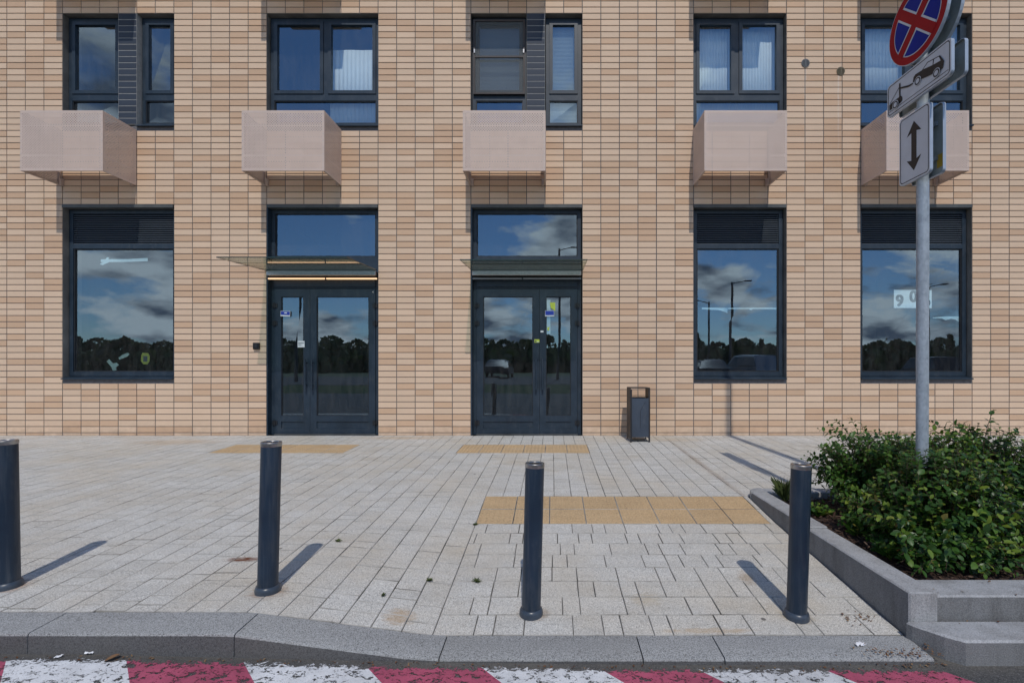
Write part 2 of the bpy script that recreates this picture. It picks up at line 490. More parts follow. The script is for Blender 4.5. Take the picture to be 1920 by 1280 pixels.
STAINS = [
    (-2.00, 3.21, 0.13, 0.045, (0.13, 0.038, 0.014), 1.0),
    (-0.83, 2.68, 0.10, 0.09, (0.40, 0.25, 0.11), 0.55),
    (0.83, 2.60, 0.26, 0.03, (0.42, 0.27, 0.12), 0.5),
    (1.24, 3.15, 0.06, 0.10, (0.30, 0.19, 0.09), 0.5),
    (-1.597, 2.78, 0.12, 0.10, (0.22, 0.10, 0.04), 0.55),
    (-0.10, 2.75, 0.10, 0.08, (0.22, 0.13, 0.06), 0.5),
    (-3.113, 2.83, 0.12, 0.10, (0.26, 0.11, 0.04), 0.6),
    (1.345, 2.72, 0.10, 0.08, (0.25, 0.19, 0.10), 0.5),
    (0.55, 2.90, 0.10, 0.08, (0.42, 0.33, 0.2), 0.45),
    (-2.3, 7.75, 0.8, 0.14, (0.46, 0.33, 0.20), 0.5),
    (-5.6, 7.4, 0.8, 0.25, (0.46, 0.32, 0.19), 0.45),
    (1.9, 7.6, 0.5, 0.22, (0.40, 0.31, 0.2), 0.35),
    (1.79, 6.0, 0.05, 1.9, (0.22, 0.13, 0.07), 0.45),
]
M['paver'] = paver_mat('granite_paver', (0.575, 0.563, 0.528), 0.85, tanamt=0.8)
def arris():
    t = NT('joint_dirt')
    n = t.noise(t.pos(), 2.6, 5, 0.7)
    t.set('Base Color', t.ramp(n, [(0.34, (0.15, 0.14, 0.12)), (0.60, (0.46, 0.44, 0.40))])); t.set('Roughness', 0.95)
    return t.m
M['arris'] = arris()
M['yellow'] = paver_mat('yellow_paver', (0.515, 0.362, 0.205), 0.35, (0.45, 0.36, 0.24), False, 0.5)
M['kerb'] = paver_mat('granite_kerb', (0.315, 0.32, 0.32), 0.95, (0.28, 0.26, 0.22), False, 0.25)
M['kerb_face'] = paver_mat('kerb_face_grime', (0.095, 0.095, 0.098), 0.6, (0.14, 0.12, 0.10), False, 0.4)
M['sand'] = plain('joint_sand', (0.045, 0.041, 0.036), 0.95, var=0.4, scale=40)

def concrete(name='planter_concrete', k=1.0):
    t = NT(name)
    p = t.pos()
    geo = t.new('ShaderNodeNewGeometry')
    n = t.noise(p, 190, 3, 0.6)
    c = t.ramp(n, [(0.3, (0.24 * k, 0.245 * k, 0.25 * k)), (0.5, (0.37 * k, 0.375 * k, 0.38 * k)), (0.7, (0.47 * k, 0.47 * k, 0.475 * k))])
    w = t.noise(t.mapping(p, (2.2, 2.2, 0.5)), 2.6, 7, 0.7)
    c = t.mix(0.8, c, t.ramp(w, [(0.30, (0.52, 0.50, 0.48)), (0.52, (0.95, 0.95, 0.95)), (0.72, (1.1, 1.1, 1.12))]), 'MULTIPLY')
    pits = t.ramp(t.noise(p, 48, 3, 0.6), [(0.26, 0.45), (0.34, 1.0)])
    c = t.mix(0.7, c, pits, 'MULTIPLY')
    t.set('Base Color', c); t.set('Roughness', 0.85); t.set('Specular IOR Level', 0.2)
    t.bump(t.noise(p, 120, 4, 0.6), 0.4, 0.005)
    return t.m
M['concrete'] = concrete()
M['concrete_dark'] = concrete('dark_concrete', 0.55)  # the same concrete, darker all over

def asphalt():
    t = NT('asphalt')
    p = t.pos()
    n = t.noise(p, 160, 3, 0.65)
    c = t.ramp(n, [(0.30, (0.030, 0.030, 0.031)), (0.52, (0.072, 0.070, 0.068)), (0.68, (0.16, 0.155, 0.15)), (0.8, (0.3, 0.29, 0.27))])
    w = t.noise(p, 1.6, 6, 0.65)
    c = t.mix(0.7, c, t.ramp(w, [(0.3, 0.72), (0.7, 1.25)]), 'MULTIPLY')
    # dust settled along the gutter
    sx = t.new('ShaderNodeSeparateXYZ'); t.l.new(p, sx.inputs[0])
    g = t.math('MULTIPLY', t.math('SUBTRACT', 1.0, t.math('MULTIPLY', t.math('SUBTRACT', 2.37, sx.outputs[1]), 9.0), clamp=True), t.ramp(t.noise(p, 8, 5, 0.7), [(0.3, 0.1), (0.7, 0.8)]))
    g = t.math('MULTIPLY', g, t.math('LESS_THAN', sx.outputs[1], 2.6))
    c = t.mix(g, c, (0.17, 0.155, 0.13))
    t.set('Base Color', c); t.set('Roughness', 0.85)
    t.bump(t.noise(p, 130, 4, 0.65), 0.7, 0.008)
    return t.m
M['asphalt'] = asphalt()

def road_paint(name, c, wear):
    t = NT(name)
    p = t.pos()
    n = t.noise(t.mapping(p, (1, 1.5, 1), rot=(0, 0, 0.5)), 22, 9, 0.76, 0.6)
    n2 = t.noise(p, 110, 3, 0.6)
    sx = t.new('ShaderNodeSeparateXYZ'); t.l.new(p, sx.inputs[0])
    # more worn along the outer edge by the kerb
    edge = t.math('MULTIPLY', t.math('SUBTRACT', sx.outputs[1], 2.292), 4.0)
    edge = t.math('MAXIMUM', edge, -0.03)
    v = t.math('ADD', t.math('ADD', n, edge), t.math('MULTIPLY', t.math('SUBTRACT', n2, 0.5), 0.22))
    gone = t.ramp(v, [(wear, 0.0), (wear + 0.025, 1.0)])
    grime = t.noise(p, 5, 6, 0.7)
    cc_ = t.mix(0.75, c, t.ramp(grime, [(0.3, 0.62), (0.6, 1.08)]), 'MULTIPLY')
    cc_ = t.mix(t.ramp(t.noise(p, 170, 2), [(0.55, 0.0), (0.75, 0.35)]), cc_, (0.12, 0.11, 0.11))
    t.set('Base Color', cc_); t.set('Roughness', 0.7)
    t.bump(t.noise(p, 130, 4, 0.65), 0.6, 0.006)
    tr = t.new('ShaderNodeBsdfTransparent'); mx = t.new('ShaderNodeMixShader')
    t.l.new(gone, mx.inputs[0]); t.l.new(t.b.outputs[0], mx.inputs[1]); t.l.new(tr.outputs[0], mx.inputs[2])
    t.l.new(mx.outputs[0], t.out.inputs[0])
    return t.m
M['white_paint'] = road_paint('white_road_paint', (0.73, 0.74, 0.75), 0.52)
M['red_paint'] = road_paint('red_road_paint', (0.45, 0.085, 0.15), 0.505)

def leaf_mat(name, stops, gloss=0.38):
    t = NT(name)
    r = t.rnd()
    c = t.ramp(r, stops)
    c = t.mix(0.35, c, t.ramp(t.noise(t.pos(), 30, 3), [(0.3, 0.7), (0.7, 1.25)]), 'MULTIPLY')
    t.set('Base Color', c); t.set('Roughness', gloss); t.set('Specular IOR Level', 0.35)
    tl = t.new('ShaderNodeBsdfTranslucent'); t.l.new(t.mix(1.0, c, (0.9, 1.0, 0.35), 'MULTIPLY'), tl.inputs['Color'])
    mx = t.new('ShaderNodeMixShader'); mx.inputs[0].default_value = 0.22
    t.l.new(t.b.outputs[0], mx.inputs[1]); t.l.new(tl.outputs[0], mx.inputs[2]); t.l.new(mx.outputs[0], t.out.inputs[0])
    return t.m
M['leaf'] = leaf_mat('hedge_leaf', [(0.0, (0.024, 0.062, 0.014)), (0.45, (0.045, 0.112, 0.020)), (0.8, (0.090, 0.175, 0.024)), (0.985, (0.19, 0.25, 0.036)), (1.0, (0.22, 0.12, 0.045))])
M['weed'] = leaf_mat('weed_leaf', [(0.0, (0.05, 0.08, 0.03)), (1.0, (0.12, 0.15, 0.04))], 0.6)
M['dry'] = leaf_mat('dry_leaf', [(0.0, (0.12, 0.05, 0.025)), (0.6, (0.20, 0.10, 0.05)), (1.0, (0.30, 0.20, 0.11))], 0.7)
M['chip'] = leaf_mat('bark_chip', [(0.0, (0.03, 0.016, 0.011)), (0.6, (0.085, 0.045, 0.03)), (1.0, (0.18, 0.12, 0.085))], 0.8)
M['tree'] = leaf_mat('tree_leaf', [(0.0, (0.026, 0.048, 0.020)), (1.0, (0.085, 0.125, 0.045))], 0.6)
M['twig'] = plain('twig', (0.09, 0.055, 0.035), 0.8, var=0.3)
M['bark'] = plain('bark', (0.10, 0.075, 0.055), 0.9, var=0.35)

def mulch():
    t = NT('bark_mulch')
    p = t.pos()
    n = t.noise(t.mapping(p, (1, 2, 1)), 55, 5, 0.7, 1.2)
    t.set('Base Color', t.ramp(n, [(0.3, (0.022, 0.012, 0.009)), (0.52, (0.085, 0.045, 0.032)), (0.72, (0.19, 0.125, 0.09))]))
    t.set('Roughness', 0.9); t.bump(n, 1.0, 0.03)
    return t.m
M['mulch'] = mulch()
M['grass'] = plain('verge_grass', (0.06, 0.09, 0.03), 0.9, var=0.35, scale=3)

M['white_sheet'] = plain('reflective_white', (0.56, 0.57, 0.60), 0.4, var=0.06, scale=9)
M['sign_black'] = plain('sign_black', (0.012, 0.010, 0.010), 0.45)
M['sign_red'] = plain('sign_red', (0.33, 0.008, 0.012), 0.5, var=0.1, scale=6, spec=0.15)
M['sign_blue'] = plain('sign_blue', (0.006, 0.018, 0.23), 0.5, var=0.1, scale=6, spec=0.15)
M['sign_back'] = plain('sign_back_zinc', (0.36, 0.40, 0.39), 0.6, 0.0, 0.3, 7)
M['sign_rim'] = plain('sign_rim', (0.42, 0.48, 0.56), 0.45, 0.4, 0.1, 7)
M['yellow_label'] = plain('yellow_label', (0.60, 0.38, 0.03), 0.5)
M['lime_label'] = plain('lime_label', (0.58, 0.66, 0.08), 0.5)
M['paper'] = plain('paper', (0.66, 0.76, 0.76), 0.8, var=0.06)
M['paper_white'] = plain('white_paper', (0.78, 0.78, 0.80), 0.8, var=0.05)
M['blue_label'] = plain('blue_label', (0.02, 0.055, 0.42), 0.5)
M['ink'] = plain('ink', (0.035, 0.06, 0.075), 0.7)
M['tape'] = plain('tape', (0.50, 0.66, 0.68), 0.7, var=0.08)
M['old_tape'] = plain('old_tape', (0.26, 0.36, 0.33), 0.7, var=0.3, scale=30)
M['old_lime'] = plain('old_lime', (0.24, 0.28, 0.05), 0.7, var=0.2, scale=20)
M['room'] = plain('room_plaster', (0.12, 0.12, 0.118), 0.9, var=0.05, scale=2)
M['room_floor'] = plain('room_floor', (0.12, 0.117, 0.114), 0.8, var=0.1, scale=3)
M['curtain'] = plain('curtain', (0.84, 0.86, 0.86), 0.9, var=0.05, scale=4)
M['blind'] = plain('pleated_blind', (0.42, 0.46, 0.48), 0.9, var=0.05, scale=6)

# ------------------------------------------------------------------ the ground's shape
def hb(y):                      # metres below the camera: the pavement falls from the wall to the kerb
    return 1.086 + 0.032 * (8.0 - y)
def ease(t): return max(0.0, min(1.0, t))
RX0, RX1 = -0.62, 1.83          # the dropped part
def drop(y):
    if y >= 4.62: return 0.0
    if y >= 4.02: return 0.050 * (4.62 - y) / 0.6
    return 0.050 + 0.070 * (4.02 - y) / 1.45
def wx(x): return ease((x + 1.55) / (1.55 + RX0))
def G(x, y):                    # world height of the pavement
    return CAM_H - hb(y) - drop(y) * wx(x)
def road_z(x, y=2.3):
    P_ = [(-60, 1.352), (-2.2, 1.362), (-0.6, 1.400), (0.6, 1.414), (60, 1.414)]
    for (xa, a), (xb, b) in zip(P_[:-1], P_[1:]):
        if x <= xb: return CAM_H - (a + (b - a) * max(0.0, x - xa) / (xb - xa))
    return CAM_H - 1.414

KY0, KY1 = 2.36, 2.56           # kerb front and back

# ================================================================== SETTING
# ---- ground far and wide (behind the camera too: it shows in the panes)
mb = MB()
ys = [60, 12, 2.45, -9, -13, -20, -60, -500]
def far_h(y):
    if y > -9: return -0.60
    if y > -13: return -0.60 + 0.4 * (-9 - y) / 4
    return -0.20
prof = [(400, -0.60), (2.5, -0.60), (-10.5, -0.60), (-13.5, 0.05), (-30, 0.25), (-500, 0.6)]
for (ya, za_), (yb, zb) in zip(prof[:-1], prof[1:]):
    mb.quad((-600, yb, zb), (600, yb, zb), (600, ya, za_), (-600, ya, za_))
ground = mb.build('ground', M['grass']); tag(ground, 'grass verge and open ground across the road', kind='structure')

mb = MB()
xs = [-60, -20, -8, -2.2, -0.6, 0.6, 2.4, 8, 20, 60]
yy = [2.45, 1.5, 0.0, -3, -10.4]
for i in range(len(xs) - 1):
    for j in range(len(yy) - 1):
        q = [(xs[i], yy[j + 1]), (xs[i + 1], yy[j + 1]), (xs[i + 1], yy[j]), (xs[i], yy[j])]
        mb.quad(*[(a, b, road_z(a)) for a, b in q])
road = mb.build('road', M['asphalt']); tag(road, 'dark worn asphalt along the kerb', kind='structure')
# car park on the rise across the road
mb = MB(); mb.quad((-40, -30, 0.262), (60, -30, 0.262), (60, -13.5, 0.062), (-40, -13.5, 0.062))
cp = mb.build('car_park_surface', M['asphalt']); tag(cp, 'asphalt car park across the road', kind='structure')

# painted stripes on the road, white and red in turn, at 45 degrees
edges_top = [-4.25, -3.69, -3.13, -2.58, -2.02, -1.47, -0.90, -0.357, 0.20, 0.66, 1.25, 1.785]
cols = ['white', 'red', 'white', 'red', 'white', 'red', 'white', 'red', 'white', 'red', 'white', 'red']
# order so that the stripe right of -2.02 is red
for i in range(len(edges_top) - 1):
    a, b = edges_top[i], edges_top[i + 1]
    c = 'red' if (i % 2 == 0) else 'white'
    y0, y1 = 1.45, 2.345
    mb = MB()
    n = 8
    for k in range(n):
        ya, yb = y0 + (y1 - y0) * k / n, y0 + (y1 - y0) * (k + 1) / n
        f = lambda x, y: x + (2.345 - y) * 0.95
        g = 0.0
        mb.quad(*[(x, y, road_z(x) + 0.004) for x, y in ((f(a + g, ya), ya), (f(b - g, ya), ya), (f(b - g, yb), yb), (f(a + g, yb), yb))])
    mb.build(c + '_road_stripe', M[c + '_paint'], road)

# ---- pavement: bed of sand, then pavers laid one by one
def grid_surface(name, x0, x1, y0, y1, nx, ny, off, mat, hole=None):
    mb = MB()
    for i in range(nx):
        for j in range(ny):
            xa, xb = x0 + (x1 - x0) * i / nx, x0 + (x1 - x0) * (i + 1) / nx
            ya, yb = y0 + (y1 - y0) * j / ny, y0 + (y1 - y0) * (j + 1) / ny
            if hole and hole((xa + xb) / 2, (ya + yb) / 2): continue
            mb.quad(*[(x, y, G(x, y) + off) for x, y in ((xa, ya), (xb, ya), (xb, yb), (xa, yb))])
    return mb
mb = grid_surface('pavement', -14, 14, 2.555, 8.05, 112, 24, -0.016, M['sand'])
pavement = mb.build('pavement', M['sand']); tag(pavement, 'pale granite paved forecourt in front of the building', kind='structure')
mb = MB()
for xa, xb in ((-60, -14), (14, 60)):
    mb.quad(*[(x, y, G(x, y)) for x, y in ((xa, 2.4), (xb, 2.4), (xb, 8.05), (xa, 8.05))])
o = mb.build('paved_path', M['paver']); tag(o, 'pavement running on beyond the forecourt', kind='structure')

JT = 0.0032                      # joint
rects = []                       # (x0,x1,y0,y1,kind)
STRIPS = [(-1.285, 0.505, 6.6, 7.2), (-4.59, -2.79, 6.6, 7.2)]
def lens(rng):
    while True:
        k = [0.26, 0.16, 0.10]; rng.shuffle(k)
        for a in k: yield a
rng = random.Random(3)
k0 = int((-12.2 - RX0) / 0.16)
k = k0
while True:
    xa = RX0 + 0.16 * k; xb = xa + 0.16; k += 1
    if xa > 11.0: break
    if xb <= RX0 + 1e-6 or xa < -14: ylo = KY1 + 0.004
    elif xa < RX1 - 0.02: ylo = 4.622
    else: ylo = 4.73
    xbb = xb
    y = ylo - rng.random() * 0.2 if ylo < 3 else ylo
    for L in lens(rng):
        ya, yb = y, y + L
        y = yb
        if ya > 7.985: break
        ya = max(ya, ylo); yb = min(yb, 7.985)
        if yb - ya < 0.03: continue
        # cut round the yellow strips
        pieces = [(xa, xbb, ya, yb)]
        for (sx0, sx1, sy0, sy1) in STRIPS:
            nxt = []
            for (a, b, c, d) in pieces:
                if b <= sx0 or a >= sx1 or d <= sy0 or c >= sy1: nxt.append((a, b, c, d)); continue
                if c < sy0: nxt.append((a, b, c, sy0))
                if d > sy1: nxt.append((a, b, sy1, d))
                c2, d2 = max(c, sy0), min(d, sy1)
                if a < sx0: nxt.append((a, sx0, c2, d2))
                if b > sx1: nxt.append((sx1, b, c2, d2))
            pieces = nxt
        for pc in pieces:
            if pc[1] - pc[0] > 0.02 and pc[3] - pc[2] > 0.02: rects.append((*pc, 0))
# the ramp: rows across
row = (4.02 - (KY1 + 0.004)) / 8
for r_ in range(8):
    yb = 4.02 - row * r_; ya = yb - row
    x = RX0 - (rng.random() * 0.2 if r_ % 2 else 0.0)
    for L in lens(rng):
        xa, xb = x, x + L; x = xb
        if xa > RX1 - 0.03: break
        xa = max(xa, RX0); xb = min(xb, RX1 - 0.005)
        if xb > RX1 - 0.05: xb = RX1 - 0.005
        if xb - xa > 0.03: rects.append((xa, xb, ya, yb, 0))
rects.append((RX0 + 2.4, RX1 - 0.005, 4.32, 4.62, 0)); rects.append((RX0 + 2.4, RX1 - 0.005, 4.02, 4.32, 0))
for i in range(8):
    for j in range(2):
        rects.append((RX0 + 0.3 * i, RX0 + 0.3 * i + 0.3, 4.02 + 0.3 * j, 4.32 + 0.3 * j, 1))
for sx0, sx1, sy0, sy1 in STRIPS:
    w = (sx1 - sx0) / 6
    for i in range(6):
        for j in range(2):
            rects.append((sx0 + w * i, sx0 + w * (i + 1), sy0 + 0.3 * j, sy0 + 0.3 * j + 0.3, 1))

def paver_mesh(mb, x0, x1, y0, y1, dz, centre=None, rng=rng):
    """one chamfered block following the ground; centre: make local"""
    h = JT / 2 * (0.7 + 0.6 * rng.random()); ch = 0.0030
    x0 += h; x1 -= h; y0 += h; y1 -= h
    ox, oy, oz = centre if centre else (0, 0, 0)
    def P(x, y, o): return (x - ox, y - oy, G(x, y) + o + dz - oz)
    lo = [P(x0, y0, -0.03), P(x1, y0, -0.03), P(x1, y1, -0.03), P(x0, y1, -0.03)]
    md = [P(x0, y0, -ch * 0.8), P(x1, y0, -ch * 0.8), P(x1, y1, -ch * 0.8), P(x0, y1, -ch * 0.8)]
    tp = [P(x0 + ch, y0 + ch, 0), P(x1 - ch, y0 + ch, 0), P(x1 - ch, y1 - ch, 0), P(x0 + ch, y1 - ch, 0)]
    fs = []
    for i in range(4):
        j = (i + 1) % 4
        fs += [(i, j, 4 + j, 4 + i), (4 + i, 4 + j, 8 + j, 8 + i)]
    mb.cur = 0; mb.idx(lo + md + tp, [(8, 9, 10, 11)])
    mb.cur = 1
    n = len(mb.v) - 12
    for f in fs: mb.f.append(tuple(q + n for q in f)); mb.mi.append(1); mb.tint.append(mb.t)
    mb.cur = 0

def vis(x, y, z):
    u = VX + x / y * FP; v = VY - (z - CAM_H) / y * FP
    return 0 <= u <= 1920 and 0 <= v <= 1280
order = []
for i, (x0, x1, y0, y1, kd) in enumerate(rects):
    cx_, cy_ = (x0 + x1) / 2, (y0 + y1) / 2
    if kd == 0 and vis(cx_, cy_, G(cx_, cy_)): order.append(((x1 - x0) * (y1 - y0) / cy_ ** 3, i))
order.sort(reverse=True)
single = set(i for _, i in order[:300])
rest = MB(); restv = MB()
for i, (x0, x1, y0, y1, kd) in enumerate(rects):
    dz = rng.uniform(-0.0012, 0.0012)
    if kd == 1 or i in single:
        mb = MB(); c = ((x0 + x1) / 2, (y0 + y1) / 2, G((x0 + x1) / 2, (y0 + y1) / 2))
        paver_mesh(mb, x0, x1, y0, y1, dz, c)
        o = mb.build('yellow_tile' if kd else 'paver', [M['yellow' if kd else 'paver'], M['arris']], pavement)
        o.location = c
    else:
        rest.t = rng.random()
        paver_mesh(rest, x0, x1, y0, y1, dz)
o = rest.build('pavers', [M['paver'], M['arris']], pavement, tint=True); o['kind'] = 'stuff'
# tactile ridges on the yellow tiles (raised diamonds)
tm = MB()
for i, (x0, x1, y0, y1, kd) in enumerate(rects):
    if kd != 1: continue
    for a in range(6):
        for b in range(6):
            cx_ = x0 + (a + 0.5) * (x1 - x0) / 6; cy_ = y0 + (b + 0.5) * (y1 - y0) / 6
            r1, r2 = 0.017, 0.011
            z = G(cx_, cy_)
            bt = [(cx_ + r1 * dx_, cy_ + r1 * dy_, z - 0.001) for dx_, dy_ in ((1, 0), (0, 1), (-1, 0), (0, -1))]
            tp = [(cx_ + r2 * dx_, cy_ + r2 * dy_, z + 0.0035) for dx_, dy_ in ((1, 0), (0, 1), (-1, 0), (0, -1))]
            tm.idx(bt + tp, [(4, 5, 6, 7)] + [(q, (q + 1) % 4, 4 + (q + 1) % 4, 4 + q) for q in range(4)])
o = tm.build('tactile_studs', M['yellow'], pavement); o['kind'] = 'stuff'

# ---- kerb stones along the road
kerb = empty('kerb', (0, 2.46, 0)); tag(kerb, 'grey granite kerb that drops at the ramp', kind='structure')
def kerb_stone(xa, xb, top_a, top_b, parent, y0=KY0, y1=KY1, rise=0.0):
    mb = MB()
    n = 6
    ch = 0.012
    secs = []
    for i in range(n + 1):
        t = i / n; x = xa + 0.003 + (xb - xa - 0.006) * t
        zt = top_a(x)
        zb = -0.75
        secs.append([(x, y1 - 0.001, zb), (x, y1 - 0.001, zt - 0.004), (x, y1 - 0.006, zt), (x, y0 + ch, zt - 0.006 - rise), (x, y0 + ch * 0.3, zt - 0.010 - rise), (x, y0, zt - 0.006 - ch - rise), (x, y0 - 0.012, zb)])
    m = len(secs[0])
    pts = [p for s_ in secs for p in s_]
    fs = []
    for i in range(n):
        for q in range(m - 2):
            a = i * m + q
            fs.append((a, a + 1, a + m + 1, a + m))
    fs.append(tuple(range(m))); fs.append(tuple(reversed(range(n * m, (n + 1) * m))))
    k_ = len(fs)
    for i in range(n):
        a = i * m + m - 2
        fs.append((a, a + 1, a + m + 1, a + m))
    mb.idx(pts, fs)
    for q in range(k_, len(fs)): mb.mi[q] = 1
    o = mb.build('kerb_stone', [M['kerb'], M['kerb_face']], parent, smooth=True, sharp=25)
    fix_normals(o.data)
    o.location = (0, -2.46, 0) if parent is kerb else (0, 0, 0)
    return o
def kt(x): return G(x, KY1) + 0.002
kx = [-14.5 + i for i in range(0, 13)] + [-1.515, -0.54, 0.435, 0.825, RX1 - 0.004]
for a, b in zip(kx[:-1], kx[1:]):
    if b - a > 0.2: kerb_stone(a, b, kt, kt, kerb)
# right of the planter the kerb is at full height again
KZ = CAM_H - 1.295

# ================================================================== BUILDING
bld = empty('apartment_building', (0, 8, 0))
tag(bld, 'apartment building faced in sand and tan clinker tiles, shop doors at street level', 'building')
BL = Vector((0, 8, 0))
def bpart(mb, name, mat, parent=bld, **kw):
    o = mb.build(name, mat, parent, **kw)
    if parent is bld: o.location = -BL
    return o

GX0 = (116.9 - VX) / 116.0; TP = 34.816 / 116.0
def tx(k): return GX0 + TP * k
TR = 11.554 / 116.0
ZJ0 = CAM_H + (VY - 2.2) / 116.0
def tz(n): return ZJ0 - TR * n
# openings: k range, row range
OPEN = [(0, 6, 2, 20.25), (11, 17, 2, 20.25), (22, 28, 2, 20.25), (34, 39, 2, 20.25), (43, 49, 2, 20.25),
        (0, 6, 33, 61.2), (11, 17, 33, 71), (22, 28, 33, 71), (34, 39, 33, 61.2), (43, 49, 33, 61.2)]
OR = [(tx(a), tx(b), max(-0.02, tz(d)), tz(c)) for a, b, c, d in OPEN]

# backing wall with real openings
WX0, WX1, WZ0, WZ1 = tx(-14), tx(61), -0.1, tz(-26)
xs = sorted(set([WX0, WX1] + [v for r_ in OR for v in r_[:2]]))
zs = sorted(set([WZ0, WZ1] + [v for r_ in OR for v in r_[2:]]))
mb = MB()
YB = 8.010
for i in range(len(xs) - 1):
    for j in range(len(zs) - 1):
        cx_, cz_ = (xs[i] + xs[i + 1]) / 2, (zs[j] + zs[j + 1]) / 2
        if any(a < cx_ < b and c < cz_ < d for a, b, c, d in OR): continue
        mb.quad((xs[i], YB, zs[j]), (xs[i + 1], YB, zs[j]), (xs[i + 1], YB, zs[j + 1]), (xs[i], YB, zs[j + 1]))
mb.cur = 1
for a, b, c, d in OR:
    Y2 = 8.33
    mb.quad((a, YB, c), (a, Y2, c), (a, Y2, d), (a, YB, d)); mb.quad((b, YB, d), (b, Y2, d), (b, Y2, c), (b, YB, c))
    mb.quad((a, YB, d), (a, Y2, d), (b, Y2, d), (b, YB, d)); mb.quad((b, YB, c), (b, Y2, c), (a, Y2, c), (a, YB, c))
mb.cur = 0
# returns, roof and back close the block
mb.quad((WX0, YB, WZ0), (WX0, YB, WZ1), (WX0, 18, WZ1), (WX0, 18, WZ0)); mb.quad((WX1, YB, WZ0), (WX1, 18, WZ0), (WX1, 18, WZ1), (WX1, YB, WZ1))
mb.quad((WX0, YB, WZ1), (WX1, YB, WZ1), (WX1, 18, WZ1), (WX0, 18, WZ1)); mb.quad((WX0, 18, WZ0), (WX0, 18, WZ1), (WX1, 18, WZ1), (WX1, 18, WZ0))
bpart(mb, 'wall', [M['joint'], M['reveal']])

# tiles
def tile_shape(mb, x0, x1, z0, z1, local=None, proud=0.0):
    ch = 0.003
    f, b = 8.0 - proud, 8.009
    ox, oy, oz = local if local else (0, 0, 0)
    bk = [(x0, b, z0), (x1, b, z0), (x1, b, z1), (x0, b, z1)]
    md = [(x0, f + ch, z0), (x1, f + ch, z0), (x1, f + ch, z1), (x0, f + ch, z1)]
    fr = [(x0 + ch, f, z0 + ch), (x1 - ch, f, z0 + ch), (x1 - ch, f, z1 - ch), (x0 + ch, f, z1 - ch)]
    fs = [(8, 9, 10, 11)]
    for i in range(4):
        j = (i + 1) % 4
        fs += [(i, j, 4 + j, 4 + i), (4 + i, 4 + j, 8 + j, 8 + i)]
    mb.idx([(x - ox, y - oy, z - oz) for x, y, z in bk + md + fr], fs)

JV, JH = 0.0058, 0.0054
cells = []
for k in range(-14, 61):
    for n in range(-26, 70):
        xa, xb, zt, zb = tx(k) + JV, tx(k + 1) - JV, tz(n) - JH, tz(n + 1) + JH
        if k == 31: xb -= 0.002
        cx_, cz_ = (xa + xb) / 2, (zt + zb) / 2
        if any(a < cx_ < b and c - 0.03 < cz_ < d for a, b, c, d in OR): continue
        zb = max(zb, 0.0)
        if zt - zb < 0.02: continue
        cells.append((xa, xb, zb, zt))
# last cut course at the pavement
for k in range(-14, 61):
    xa, xb = tx(k) + JV, tx(k + 1) - JV
    cx_ = (xa + xb) / 2
    zt = tz(70) - JH
    if zt > 0.015 and not any(a < cx_ < b and c < 0.02 for a, b, c, d in OR): cells.append((xa, xb, -0.01, zt))
full = [c for c in cells if c[3] - c[2] > 0.08]
cxm, czm = px(800, 600)
full.sort(key=lambda c: abs((c[0] + c[1]) / 2 - cxm) * 0.9 + abs((c[2] + c[3]) / 2 - czm))
single = set(full[:300])
tw, th = TP - 2 * JV, TR - 2 * JH
mb = MB(); tile_shape(mb, -tw / 2, tw / 2, -th / 2, th / 2, (0, 8.0, 0))
tile_me = mb.mesh('wall_tile', M['tile'])
rest = MB()
rng = random.Random(11)
for c in cells:
    if c in single and abs((c[1] - c[0]) - tw) < 1e-4:
        o = link_mesh('wall_tile', tile_me, bld)
        o.location = ((c[0] + c[1]) / 2, rng.uniform(-0.0006, 0.0006), (c[2] + c[3]) / 2)
    else:
        rest.t = rng.random()
        tile_shape(rest, *c, proud=rng.uniform(-0.0006, 0.0006))
o = bpart(rest, 'wall_tiles', M['tile'], tint=True); o['kind'] = 'stuff'

# interiors
mb = MB()
def room(x0, x1, y0, y1, z0, z1):
    mb.cur = 0
    mb.quad((x0, y1, z0), (x1, y1, z0), (x1, y1, z1), (x0, y1, z1))
    mb.quad((x0, y0, z0), (x0, y1, z0), (x0, y1, z1), (x0, y0, z1)); mb.quad((x1, y0, z1), (x1, y1, z1), (x1, y1, z0), (x1, y0, z0))
    mb.quad((x0, y0, z1), (x0, y1, z1), (x1, y1, z1), (x1, y0, z1))
    mb.cur = 1
    mb.quad((x0, y0, z0), (x1, y0, z0), (x1, y1, z0), (x0, y1, z0))
cuts = [tx(-8), tx(8.5), tx(19.5), tx(31), tx(41), tx(57)]
for a, b in zip(cuts[:-1], cuts[1:]):
    room(a + 0.02, b - 0.02, 8.335, 14, -0.01, 3.95)
    room(a + 0.02, b - 0.02, 8.335, 13, 4.2, 7.3)
bpart(mb, 'interior', [M['room'], M['room_floor']])

# window builders ----------------------------------------------------
FY = 8.10                         # frame face
def X(p, d=FY): return (p - VX) * d / FP
def Z(p, d=FY): return CAM_H + (VY - p) * d / FP
def bars(mb, x0, x1, z0, z1, t, y0, y1, tb=None, tt=None):
    """rectangular frame: stiles full height, rails between"""
    tb = t if tb is None else tb; tt = t if tt is None else tt
    mb.box(x0, x0 + t, y0, y1, z0, z1); mb.box(x1 - t, x1, y0, y1, z0, z1)
    mb.box(x0 + t, x1 - t, y0, y1, z0, z0 + tb); mb.box(x0 + t, x1 - t, y0, y1, z1 - tt, z1)
pane_rng = random.Random(5)
def pane(parent, x0, x1, z0, z1, y, mat='glass', name='pane'):
    mb = MB()
    j = lambda: pane_rng.uniform(-0.0022, 0.0022)
    mb.quad((x0, y + j(), z0), (x1, y + j(), z0), (x1, y + j(), z1), (x0, y + j(), z1))
    return mb.build(name, M[mat], parent)
